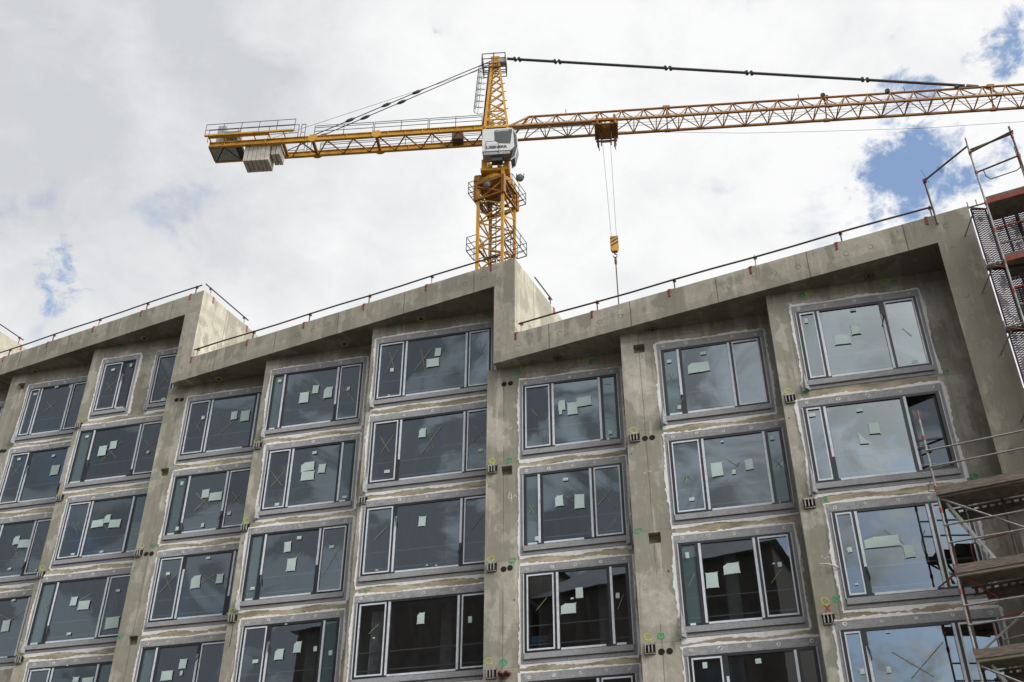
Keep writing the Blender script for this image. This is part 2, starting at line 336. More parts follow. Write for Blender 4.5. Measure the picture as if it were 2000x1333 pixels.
# ------------------------------------------------------------------ layout of the stepped building (metres)
GZ = -1.6
RU, RN = Vector((0.89857, -0.43883)), Vector((-0.43883, -0.89857))          # roof edge direction, its outward normal
W3 = 13.1335
RB = Fr((-0.5716, 28.6678), RU, RN)
BU, BN = Vector((0.97068, -0.24037)), Vector((-0.24037, -0.97068))          # window bays are turned 12 degrees against the roof edge
ZC, ZB, ZA, ZZ = 19.10, 22.086, 25.184, 28.24
SOF = {'C': ZC, 'B': ZB, 'A': ZA, 'Z': ZZ}
HOUSE = {'Z': -3, 'A': -2, 'B': -1, 'C': 0}
HTOP = 0.91; FT = 0.733
def bay_frame(h, k):
    q = RB.P(HOUSE[h] * W3 + (k - 1) * W3 / 3 - 0.3382, -0.2768, 0); return Fr((q.x, q.y), BU, BN)
BAYS = {h + str(k): bay_frame(h, k) for h in 'ABC' for k in (1, 2, 3)}
BAYS['Z3'] = bay_frame('Z', 3)
LEV = {8: 24.57, 7: 21.60, 6: 18.58, 5: 15.57, 4: 12.54, 3: 9.57}
FRU = {'A1': (0.95, 4.0), 'A2': (1.05, 4.08), 'A3': (0.33, 4.0), 'B1': (1.0, 4.1), 'B2': (0.38, 3.66), 'B3': (0.28, 4.14), 'C1': (1.13, 3.97), 'C2': (1.15, 3.97), 'C3': (0.74, 3.87)}
FRK = {'C3_5': (0.49, 3.85), 'C3_3': (0.47, 3.85), 'C2_5': (1.15, 4.16), 'C2_3': (1.15, 4.16), 'B2_6': (0.58, 3.65), 'B2_4': (0.58, 3.65), 'A3_6': (0.60, 4.0), 'A3_4': (0.66, 4.0)}
BL = 4.281; BD = 0.918
WIN = {
 'C1_6': ('cft', [2.0, 3.48], [(2.3, 17.5, 0.21, 0.33), (2.62, 17.34, 0.29, 0.41), (2.98, 17.53, 0.43, 0.31), (2.26, 17.26, 0.09, 0.15), (3.7, 16.38, 0.11, 0.13)], [(1.36, 17.52, 1.54, 17.24), (2.62, 17.44, 2.85, 17.19), (2.66, 17.19, 2.74, 17.45), (3.59, 18.06, 3.78, 18.03), (3.61, 17.4, 3.71, 17.17)]),
 'C1_5': ('tfc', [1.61, 3.1], [(2.35, 15.03, 0.15, 0.09), (2.15, 14.38, 0.23, 0.32), (2.73, 14.29, 0.28, 0.43), (1.49, 13.3, 0.1, 0.13)], [(1.27, 14.37, 1.43, 14.08), (1.26, 14.1, 1.45, 14.36), (2.35, 14.5, 2.41, 14.42), (2.5, 14.36, 2.7, 14.16), (3.18, 14.81, 3.73, 13.96), (3.23, 14.1, 3.69, 14.6)]),
 'C1_4': ('cff', [2.0, 3.46], [(2.63, 11.61, 0.2, 0.3), (2.32, 11.2, 0.4, 0.28), (2.43, 11.47, 0.08, 0.05), (3.65, 11.43, 0.1, 0.15)], [(1.45, 11.23, 1.74, 11.56), (3.63, 11.06, 3.81, 11.45)]),
 'C1_3': ('cfc', [1.62, 3.06], [], []),
 'C2_6': ('tfc', [1.66, 3.1], [(2.35, 18.05, 0.17, 0.1), (2.07, 17.59, 0.4, 0.33), (2.35, 17.6, 0.24, 0.32), (1.36, 17.93, 0.13, 0.11), (1.52, 16.37, 0.1, 0.13)], [(1.29, 17.58, 1.45, 17.27), (1.29, 17.29, 1.45, 17.53)]),
 'C2_5': ('cft', [2.01, 3.71], [(2.35, 14.31, 0.3, 0.41), (2.57, 15.13, 0.08, 0.05), (2.78, 14.18, 0.1, 0.13), (1.61, 13.52, 0.14, 0.1), (3.2, 14.35, 0.2, 0.31), (3.89, 15.07, 0.12, 0.14)], [(3.89, 14.41, 4.03, 14.16), (3.85, 14.2, 4.06, 14.4), (1.53, 14.25, 1.53, 13.97), (1.53, 14.25, 1.41, 14.07), (1.53, 14.25, 1.64, 14.1), (2.64, 14.61, 2.88, 14.36), (2.88, 14.36, 2.95, 14.47)]),
 'C2_4': ('tfc', [1.64, 3.09], [(1.91, 11.23, 0.3, 0.41), (2.42, 11.49, 0.4, 0.29), (1.35, 11.96, 0.09, 0.16), (3.61, 11.47, 0.1, 0.13), (3.47, 11.51, 0.07, 0.04)], [(1.31, 11.12, 1.49, 11.45), (3.34, 11.0, 3.63, 11.35)]),
 'C2_3': ('cff', [2.0, 3.71], [(2.79, 9.09, 0.14, 0.12), (1.52, 9.09, 0.11, 0.15)], []),
 'C3_6': ('cfc', [1.27, 2.98], [(2.19, 17.54, 0.23, 0.31), (1.8, 17.28, 0.41, 0.31), (0.96, 18.04, 0.09, 0.16), (2.23, 18.18, 0.15, 0.07), (3.47, 16.29, 0.14, 0.1)], [(3.36, 17.39, 3.55, 17.1)]),
 'C3_5': ('cfo', [0.98, 2.97], [(2.13, 14.49, 0.26, 0.32), (1.8, 14.25, 0.18, 0.34), (1.87, 15.05, 0.16, 0.08), (0.68, 15.08, 0.16, 0.1)], []),
 'C3_4': ('cfc', [1.25, 2.99], [(1.76, 11.41, 0.81, 0.27), (2.32, 11.1, 0.22, 0.31), (0.99, 11.28, 0.11, 0.13), (1.0, 10.41, 0.08, 0.05)], [(1.87, 11.71, 2.24, 11.33), (2.0, 11.25, 2.19, 11.47), (0.92, 11.26, 1.04, 11.61)]),
 'C3_3': ('cfc', [0.95, 2.96], [(1.35, 8.35, 0.1, 0.14), (0.78, 8.36, 0.11, 0.13), (1.5, 9.2, 0.09, 0.04)], [(1.49, 8.76, 2.28, 8.13), (1.8, 8.13, 2.63, 8.89)]),
 'B3_7': ('cfc', [1.22, 3.35], [(2.35, 20.7, 0.2, 0.31), (2.19, 20.32, 0.42, 0.31), (0.8, 20.25, 0.12, 0.14), (0.75, 19.29, 0.07, 0.05)], [(1.76, 20.93, 1.94, 20.07), (1.57, 20.1, 2.16, 20.93), (0.66, 20.99, 0.87, 20.33), (0.58, 20.19, 0.94, 21.01), (3.75, 20.86, 3.94, 20.25), (3.68, 20.22, 3.97, 20.78)]),
 'B3_6': ('cfc', [1.2, 3.35], [(1.96, 17.72, 0.22, 0.31), (3.86, 16.84, 0.15, 0.09), (0.88, 16.5, 0.18, 0.11)], [(2.19, 17.82, 2.35, 17.13), (1.95, 16.99, 2.56, 17.88), (0.56, 17.8, 0.91, 17.18), (0.62, 17.17, 1.02, 17.79), (3.59, 17.75, 3.95, 17.21), (3.58, 17.18, 4.0, 17.62)]),
 'B3_5': ('cfc', [1.22, 3.33], [(2.1, 14.68, 0.22, 0.31), (2.31, 13.26, 0.07, 0.04), (2.59, 13.23, 0.07, 0.04), (0.78, 13.27, 0.09, 0.04)], [(0.62, 14.24, 1.05, 14.68), (3.61, 14.26, 3.99, 14.72)]),
 'B3_4': ('cfc', [1.21, 3.33], [(2.2, 11.68, 0.21, 0.32), (3.64, 11.51, 0.11, 0.18), (0.84, 11.23, 0.06, 0.04)], [(0.67, 11.36, 0.96, 11.63)]),
 'B2_7': ('tfc', [0.85, 2.81], [(1.62, 20.27, 0.33, 0.42), (2.01, 20.54, 0.22, 0.31), (2.48, 20.34, 0.3, 0.42), (3.21, 20.38, 0.11, 0.15), (0.63, 21.09, 0.13, 0.12)], [(1.43, 20.77, 2.37, 20.06), (1.51, 20.09, 2.11, 20.6), (3.07, 20.42, 3.45, 19.83), (3.19, 20.03, 3.44, 20.49)]),
 'B2_6': ('cft', [1.44, 3.17], [(2.05, 17.56, 0.45, 0.32), (2.09, 17.22, 0.45, 0.32), (2.56, 17.43, 0.24, 0.31), (2.24, 18.05, 0.15, 0.1), (1.14, 16.31, 0.15, 0.1), (3.44, 16.29, 0.15, 0.09)], [(0.75, 17.58, 1.23, 16.97), (0.83, 16.97, 1.26, 17.5)]),
 'B2_5': ('tfc', [0.87, 2.77], [(1.69, 14.78, 0.22, 0.34), (1.89, 14.17, 0.29, 0.42), (2.05, 15.05, 0.15, 0.11), (3.17, 14.62, 0.16, 0.09), (0.69, 13.51, 0.15, 0.1)], [(3.0, 14.8, 3.52, 13.93), (2.96, 13.74, 3.54, 14.73), (0.51, 14.71, 0.82, 14.2), (1.6, 14.61, 1.8, 14.46), (2.01, 14.39, 2.16, 14.54)]),
 'B2_4': ('cft', [1.41, 3.14], [(2.4, 11.52, 0.23, 0.33), (1.84, 11.35, 0.27, 0.32), (2.97, 11.42, 0.11, 0.15), (3.46, 11.26, 0.11, 0.15), (1.11, 11.2, 0.18, 0.11), (1.95, 12.26, 0.08, 0.03)], []),
 'B1_7': ('cft', [1.88, 3.64], [(2.85, 20.54, 0.23, 0.33), (3.28, 20.46, 0.33, 0.43), (1.64, 20.62, 0.12, 0.15)], [(1.34, 20.49, 1.63, 20.06), (1.44, 20.12, 1.57, 20.58), (2.14, 20.79, 2.66, 20.43), (2.36, 19.83, 3.09, 20.53)]),
 'B1_6': ('tfc', [1.52, 3.01], [(2.26, 17.54, 0.26, 0.32), (2.65, 17.39, 0.46, 0.3), (2.35, 16.36, 0.11, 0.14), (3.26, 16.69, 0.13, 0.13), (1.29, 18.05, 0.11, 0.14), (1.43, 16.34, 0.12, 0.14)], [(1.9, 17.61, 2.46, 17.03), (1.95, 16.93, 2.47, 17.51), (3.24, 17.5, 3.62, 17.03), (3.27, 17.03, 3.63, 17.46)]),
 'B1_5': ('cft', [1.91, 3.65], [(2.45, 14.35, 0.32, 0.43), (3.29, 14.38, 0.23, 0.32), (2.76, 15.15, 0.15, 0.08), (1.4, 14.74, 0.15, 0.11)], [(1.25, 14.74, 1.65, 14.14), (1.22, 14.1, 1.73, 14.72), (2.68, 14.57, 3.23, 14.23), (2.39, 14.14, 3.1, 14.56)]),
 'B1_4': ('tfc', [1.54, 2.98], [(2.49, 11.67, 0.24, 0.3), (2.01, 11.34, 0.38, 0.3), (2.49, 11.38, 0.09, 0.15)], []),
 'A3_7': ('tfc', [0.9, 2.88], [(1.46, 20.38, 0.32, 0.41), (1.86, 20.57, 0.27, 0.33), (0.66, 21.09, 0.13, 0.1), (3.37, 20.07, 0.11, 0.12)], [(1.47, 20.63, 2.13, 19.98), (1.5, 19.94, 2.17, 20.67), (3.11, 20.61, 3.67, 20.07), (3.06, 20.09, 3.64, 20.53)]),
 'A3_6': ('cft', [1.54, 3.23], [(1.96, 17.39, 0.46, 0.28), (2.31, 17.53, 0.23, 0.31), (2.65, 17.31, 0.44, 0.3), (1.25, 16.3, 0.15, 0.08), (2.37, 16.27, 0.15, 0.08)], [(0.96, 17.56, 1.27, 17.05), (1.02, 17.34, 1.33, 17.58), (2.02, 17.56, 2.45, 17.04)]),
 'A3_5': ('tfc', [0.92, 2.9], [(1.73, 14.54, 0.24, 0.31), (2.15, 14.36, 0.42, 0.31), (3.34, 14.76, 0.15, 0.09), (1.83, 13.39, 0.16, 0.09), (3.37, 13.63, 0.49, 0.39)], [(0.54, 14.31, 0.85, 14.61), (0.59, 14.58, 0.8, 14.23), (1.97, 14.56, 2.4, 14.77), (3.28, 14.54, 3.49, 14.16)]),
 'A3_4': ('cft', [1.51, 3.23], [(2.48, 11.81, 0.21, 0.16), (2.92, 11.75, 0.39, 0.19), (1.2, 12.26, 0.07, 0.03), (2.05, 12.31, 0.08, 0.03)], []),
 'A2_8': ('cfc', [1.59, 3.0], [(2.26, 24.27, 0.17, 0.09), (2.93, 24.19, 0.17, 0.14), (1.36, 24.06, 0.17, 0.11)], [(1.99, 23.59, 2.41, 23.2), (2.03, 23.18, 2.47, 23.63), (3.21, 23.48, 3.5, 23.11)]),
 'A2_7': ('cff', [1.91], [(3.19, 20.39, 0.34, 0.42), (1.46, 21.09, 0.15, 0.1), (2.96, 21.04, 0.15, 0.1)], [(1.21, 20.86, 1.65, 20.39), (1.35, 20.36, 1.62, 20.87)]),
 'A2_6': ('cfc', [1.53, 2.98], [(2.33, 17.59, 0.25, 0.32), (2.7, 17.42, 0.47, 0.31), (2.37, 16.47, 0.14, 0.08), (3.49, 16.31, 0.09, 0.07)], [(2.03, 17.67, 2.57, 17.02), (3.27, 17.53, 3.49, 17.2)]),
 'A2_5': ('cft', [], [(2.85, 14.3, 0.3, 0.41), (2.89, 15.23, 0.15, 0.08)], [(2.45, 14.76, 3.33, 14.34), (2.66, 14.29, 3.5, 14.84)]),
 'A1_8': ('cfc', [], [], []),
 'A1_7': ('cft', [], [], []),
 'A1_6': ('tfc', [], [], []),
 'A3_8': ('small', [1.52, 3.81], [(1.09, 24.01, 0.16, 0.11), (1.83, 24.1, 0.1, 0.14), (3.55, 22.31, 0.17, 0.09)], [(0.92, 23.48, 1.25, 23.04), (0.92, 23.05, 1.36, 23.49), (3.23, 23.59, 3.65, 22.95), (3.21, 22.84, 3.53, 23.43)]),
}
MARKS = {
 'yellow': [('A3', 0.18, 21.87), ('B3', -5.24, 17.53), ('A3', 0.11, 18.86), ('A3', 0.14, 15.92), ('A3', 0.09, 12.91), ('B1', 0.19, 15.87), ('B2', 0.15, 15.88), ('B2', 0.09, 12.87), ('B1', 2.02, 12.79), ('B2', 0.08, 18.82), ('B3', 0.18, 15.84), ('B3', 2.26, 12.73), ('C1', 0.18, 15.92), ('C1', 0.18, 12.85), ('C1', 0.15, 9.98), ('C1', 2.95, 19.05), ('C1', 1.14, 19.04), ('C2', 2.87, 19.04), ('C2', 0.2, 15.84), ('C2', 2.15, 12.68), ('C2', 0.19, 9.92), ('C3', 1.18, 18.99), ('C3', 3.2, 19.02), ('C3', 0.19, 15.89), ('C3', 0.24, 10.08)],
 'green': [('A3', 1.12, 25.07), ('A3', 0.56, 21.88), ('A3', 0.47, 18.84), ('A3', 0.56, 15.86), ('A3', 0.43, 12.74), ('B1', 0.64, 15.83), ('B1', 0.1, 12.77), ('B2', 0.47, 15.81), ('B2', 0.53, 12.7), ('B3', 0.96, 22.04), ('B3', 3.96, 22.03), ('B3', 0.35, 18.71), ('B3', 0.5, 15.8), ('B3', 0.5, 12.69), ('C1', 0.68, 15.88), ('C1', 0.94, 18.9), ('C1', 3.26, 18.91), ('C1', 0.78, 12.73), ('C1', 0.55, 9.91), ('C2', 0.14, 12.79), ('C2', 0.51, 9.92), ('C2', 1.0, 15.81), ('C3', 0.96, 18.92), ('C3', 3.44, 18.92), ('C3', 4.13, 15.91), ('C3', 0.63, 15.83), ('C3', 0.7, 12.7), ('C3', 0.5, 10.11), ('C3', 4.07, 9.88), ('C3', 4.16, 12.86)],
 'bracket': [('A3', 0.17, 21.66), ('A3', 0.15, 18.64), ('A3', 0.18, 15.68), ('A3', 0.18, 12.67), ('B1', 0.15, 15.62), ('B2', 0.13, 15.64), ('B2', 0.16, 12.63), ('B2', 0.15, 18.62), ('B3', 0.16, 15.61), ('C1', 0.2, 15.65), ('C1', 0.21, 12.61), ('C1', 0.22, 9.64), ('C2', 0.22, 15.6), ('C2', 0.22, 9.62), ('C3', 0.2, 15.67), ('C3', 0.25, 12.62), ('C3', 0.25, 9.65)],
 'hole': [('B1', 0.42, 21.56), ('B1', 0.63, 21.54), ('A2', 0.52, 21.59), ('A2', 0.66, 21.57), ('B1', 0.43, 15.55), ('B1', 0.63, 15.54), ('C1', 0.53, 18.53), ('C1', 0.73, 18.53), ('C2', 0.5, 15.53), ('C2', 0.7, 15.53), ('C1', 0.54, 12.51), ('C1', 0.72, 12.53), ('C2', 0.5, 9.52), ('C2', 0.7, 9.52)],
 'sq': [('A2', 0.54, 24.58), ('B1', 0.5, 18.61), ('B1', 0.57, 12.59), ('C1', 0.62, 15.55), ('C2', 0.53, 18.53), ('C2', 0.55, 12.55)],
 'pipe': [('C1', 0.52, 9.6), ('C1', 0.69, 9.6)],
}
# ------------------------------------------------------------------ ground, street
def sheet(name, x0, x1, y0, y1, z, mat, th=0.0):
    mb = MB()
    if th:
        Fr((0, 0), (1, 0), (0, -1)).box(mb, x0, x1, -y1, -y0, z - th, z)
    else:
        mb.quad([(x0, y0, z), (x1, y0, z), (x1, y1, z), (x0, y1, z)], [(x0, y0), (x1, y0), (x1, y1), (x0, y1)])
    o = mb.build(name, mat); o['kind'] = 'structure'; return o
sheet('ground', -2500, 2500, -2500, 2500, GZ, 'site gravel')
sheet('road', -300, 300, 2.0, 10.0, GZ + 0.004, 'asphalt')
sheet('pavement', -300, 300, -2.8, 2.0, GZ + 0.13, 'paving', 0.12)

# ------------------------------------------------------------------ apartment building
bld = thing('apartment_building', 'unfinished raw concrete apartment block with stepped bays of taped windows and zigzag roof edge', 'building', (0, 30, GZ))
def wall_with_holes(mb, fr, u0, u1, z0, z1, holes, depth=0.22):
    us = sorted({u0, u1, *[h[0] for h in holes], *[h[1] for h in holes]}); zs = sorted({z0, z1, *[h[2] for h in holes], *[h[3] for h in holes]})
    # keep vertices shared: subdivide in columns between u breaks, rows between z breaks
    for i in range(len(us) - 1):
        for j in range(len(zs) - 1):
            cu, cz = (us[i] + us[i + 1]) / 2, (zs[j] + zs[j + 1]) / 2
            if any(h[0] < cu < h[1] and h[2] < cz < h[3] for h in holes): continue
            a, b, c, d = us[i], us[i + 1], zs[j], zs[j + 1]
            mb.quad([fr.P(a, 0, c), fr.P(b, 0, c), fr.P(b, 0, d), fr.P(a, 0, d)], [(a, c), (b, c), (b, d), (a, d)])
    for h in holes:
        a, b, c, d = h[:4]
        for (p, q) in (((a, c), (b, c)), ((b, c), (b, d)), ((b, d), (a, d)), ((a, d), (a, c))):
            mb.quad([fr.P(p[0], 0, p[1]), fr.P(q[0], 0, q[1]), fr.P(q[0], -depth, q[1]), fr.P(p[0], -depth, p[1])], [(0, 0), (1, 0), (1, 0.2), (0, 0.2)])
SQ = {}
for b, u, z in MARKS['sq']: SQ.setdefault(b, []).append((u - 0.16, u + 0.16, z - 0.15, z + 0.15))
def win_rects(bay):
    out = []
    for key in WIN:
        b, l = key.split('_')
        if b != bay: continue
        H = LEV[int(l)]
        if key == 'A3_8': out.append((key, 0.64, 2.02, H - 2.42, H - 0.21)); out.append((key + 'b', 2.96, 4.2, H - 2.42, H - 0.21))
        else: q = FRK.get(key, FRU[bay]); out.append((key, q[0], q[1], H - 2.46, H - 0.22))
    return out
for name, fr in BAYS.items():
    zt = SOF[name[0]]
    holes = [r[1:] for r in win_rects(name)] + SQ.get(name, [])
    ext = 0.72 if name == 'C3' else 0.0
    mb = MB(); wall_with_holes(mb, fr, 0, BL + ext, GZ, zt, holes)
    # the return that steps back to the neighbouring bay
    mb.quad([fr.P(0, -BD - 0.6, GZ), fr.P(0, 0, GZ), fr.P(0, 0, zt), fr.P(0, -BD - 0.6, zt)], [(10, GZ), (11.5, GZ), (11.5, zt), (10, zt)])
    mb.build('facade_wall', CW, bld)
    # backs of the square box-outs
    for q in SQ.get(name, []):
        mb = MB(); fr.box(mb, q[0], q[1], -0.26, -0.222, q[2], q[3]); mb.build('wall_recess', 'spandrel plaster', bld)
    # rooms behind the glass: floor slabs, back wall, party wall
    mb = MB()
    for l, H in LEV.items():
        if H + 0.3 < zt + 0.2: fr.box(mb, 0.2, BL - 0.02, -5.0, -0.25, H - 0.14, H + 0.12)
    fr.box(mb, 0.2, 4.2, -5.2, -5.0, 0, zt - 0.05); fr.box(mb, 0.02, 0.2, -5.0, -0.24, 0, zt - 0.06); fr.box(mb, BL - 0.2, BL - 0.03, -5.0, -0.24, 0, zt - 0.06)
    mb.build('room_shell', 'room concrete', bld)

# roof boxes, parapet beams and the fins that drop one storey at every step
def ribbon_part(name, h, fins=True):
    s0 = HOUSE[h] * W3; z0 = SOF[h]; z1 = z0 + HTOP
    mb = MB(); a = s0 + FT; b = s0 + W3 + FT
    RB.box(mb, a, b, -0.32, 0, z0, z1)
    return mb
for h in 'ZABC':
    s0 = HOUSE[h] * W3; z0 = SOF[h]; z1 = z0 + HTOP; s1 = s0 + W3
    ft = 0.95 if h == 'C' else FT
    zn = {'Z': ZA, 'A': ZB, 'B': ZC, 'C': GZ}[h]
    a = s0 + FT
    mb = MB()
    # parapet front face with fin as one L-shaped face so that no seam shows
    f = lambda u, z: RB.P(u, 0, z)
    mb.quad([f(a, z0), f(s1, z0), f(s1, z1), f(a, z1)], [(a, z0), (s1, z0), (s1, z1), (a, z1)])
    mb.quad([f(s1, z0), f(s1 + ft, z0), f(s1 + ft, z1), f(s1, z1)], [(s1, z0), (s1 + ft, z0), (s1 + ft, z1), (s1, z1)])
    mb.quad([f(s1, zn), f(s1 + ft, zn), f(s1 + ft, z0), f(s1, z0)], [(s1, zn), (s1 + ft, zn), (s1 + ft, z0), (s1, z0)])
    bk = lambda u, z: RB.P(u, -0.32, z)
    mb.quad([f(a, z1), f(s1 + ft, z1), bk(s1 + ft, z1), bk(a, z1)], [(a, 0), (s1, 0), (s1, .3), (a, .3)])
    mb.quad([bk(s1 + ft, z1), bk(a, z1), bk(a, z0), bk(s1 + ft, z0)], [(s1, z1), (a, z1), (a, z0), (s1, z0)])
    mb.build('parapet_beam', CR, bld)
    # soffit and roof slab
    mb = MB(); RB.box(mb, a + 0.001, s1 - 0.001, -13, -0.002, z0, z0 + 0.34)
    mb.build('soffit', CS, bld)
    # gable: side wall standing above the neighbour's roof
    mb = MB(); D = 13.0
    for (q, flip) in ((s1, 1), (s1 + ft, 0)):
        zt = z1 if q > s1 else z0
        P = [RB.P(q, 0, zn), RB.P(q, -D, zn), RB.P(q, -D, zt), RB.P(q, 0, zt)]
        uv_ = [(0.45, zn), (D + .45, zn), (D + .45, zt), (0.45, zt)]
        mb.quad(P if not flip else P[::-1], uv_ if not flip else uv_[::-1])
    mb.quad([RB.P(s1, 0, zn), RB.P(s1 + ft, 0, zn), RB.P(s1 + ft, -D, zn), RB.P(s1, -D, zn)], [(0, 0), (ft, 0), (ft, D), (0, D)])
    mb.quad([RB.P(s1, -0.32, z1), RB.P(s1 + ft, -0.32, z1), RB.P(s1 + ft, -D, z1), RB.P(s1, -D, z1)], [(0, 0), (ft, 0), (ft, D), (0, D)])
    mb.quad([RB.P(s1, -D, z1), RB.P(s1 + ft, -D, z1), RB.P(s1 + ft, -D, zn), RB.P(s1, -D, zn)], [(0, 0), (ft, 0), (ft, D), (0, D)])
    mb.build('gable_wall', CR, bld)
# rear wall so that the block is closed from other sides
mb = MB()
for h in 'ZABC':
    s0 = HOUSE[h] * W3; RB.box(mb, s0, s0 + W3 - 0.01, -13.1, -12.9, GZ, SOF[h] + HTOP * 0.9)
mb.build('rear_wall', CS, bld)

# spandrel bands between window rows
rnd = random.Random(7)
for name, fr in BAYS.items():
    rects = win_rects(name)
    if not rects: continue
    for key, a, b, z0, z1 in rects:
        if key.endswith('b'): continue
        H = z1 + 0.22
        top = H + 0.24
        if int(key[3]) == {'A': 8, 'B': 7, 'C': 6}[name[0]]: continue
        a, b = FRU[name]
        mb = MB(); n = 14
        for i in range(n):
            ua = a - 0.05 + (b - a + 0.1) * i / n; ub = a - 0.05 + (b - a + 0.1) * (i + 1) / n
            fr.box(mb, ua, ub, 0.0, 0.004 + rnd.random() * 0.003, H + 0.02 + rnd.random() * .01, top - 0.03 + rnd.random() * 0.02)
        mb.build('spandrel_band', 'spandrel plaster', bld)

# ------------------------------------------------------------------ windows
def foam_ring(fr, a, b, z0, z1, rn, skip=()):
    mb = MB()
    def side(p, q, outn):
        L = math.hypot(q[0] - p[0], q[1] - p[1]); n = max(6, int(L / 0.07)); prev = None
        w0 = rn.uniform(0.05, 0.075) if outn[1] >= 0 else rn.uniform(0.075, 0.105); ph = rn.random() * 9
        for i in range(n + 1):
            t_ = i / n; x = p[0] + (q[0] - p[0]) * t_; z = p[1] + (q[1] - p[1]) * t_
            wd = w0 * (1 + 0.4 * math.sin(3.1 * t_ * L + ph)) + rn.uniform(-0.012, 0.020)
            if rn.random() < 0.05: wd += 0.03
            wd = max(0.012, wd); h = rn.uniform(0.010, 0.016)
            cur = (fr.P(x, 0.002, z), fr.P(x, h, z), fr.P(x + outn[0] * wd * 0.88, h * 0.95, z + outn[1] * wd * 0.88), fr.P(x + outn[0] * wd, 0.002, z + outn[1] * wd))
            if prev:
                for k in range(3): mb.quad([prev[k], prev[k + 1], cur[k + 1], cur[k]])
            prev = cur
    if 't' not in skip: side((a - 0.02, z1), (b + 0.02, z1), (0, 1))
    if 'b' not in skip: side((a - 0.03, z0), (b + 0.03, z0), (0, -1))
    if 'l' not in skip: side((a, z0), (a, z1 + 0.03), (-1, 0))
    if 'r' not in skip: side((b, z0), (b, z1 + 0.03), (1, 0))
    return mb
def wavy_panel(mb, fr, a, b, z0, z1, n0, amp, rn, nx=None):
    nx = nx or max(2, int((b - a) / 0.16)); nz = max(2, int((z1 - z0) / 0.16))
    g = [[fr.P(a + (b - a) * i / nx, n0 + rn.uniform(0, amp), z0 + (z1 - z0) * j / nz) for j in range(nz + 1)] for i in range(nx + 1)]
    for i in range(nx):
        for j in range(nz): mb.quad([g[i][j], g[i + 1][j], g[i + 1][j + 1], g[i][j + 1]])
    for i in range(nx):      # returns at the edges
        for j, zz in ((0, z0), (nz, z1)):
            mb.quad([g[i][j], g[i + 1][j], fr.P(a + (b - a) * (i + 1) / nx, 0, zz), fr.P(a + (b - a) * i / nx, 0, zz)])
FN = 0.035     # front of the window frame, proud of the wall
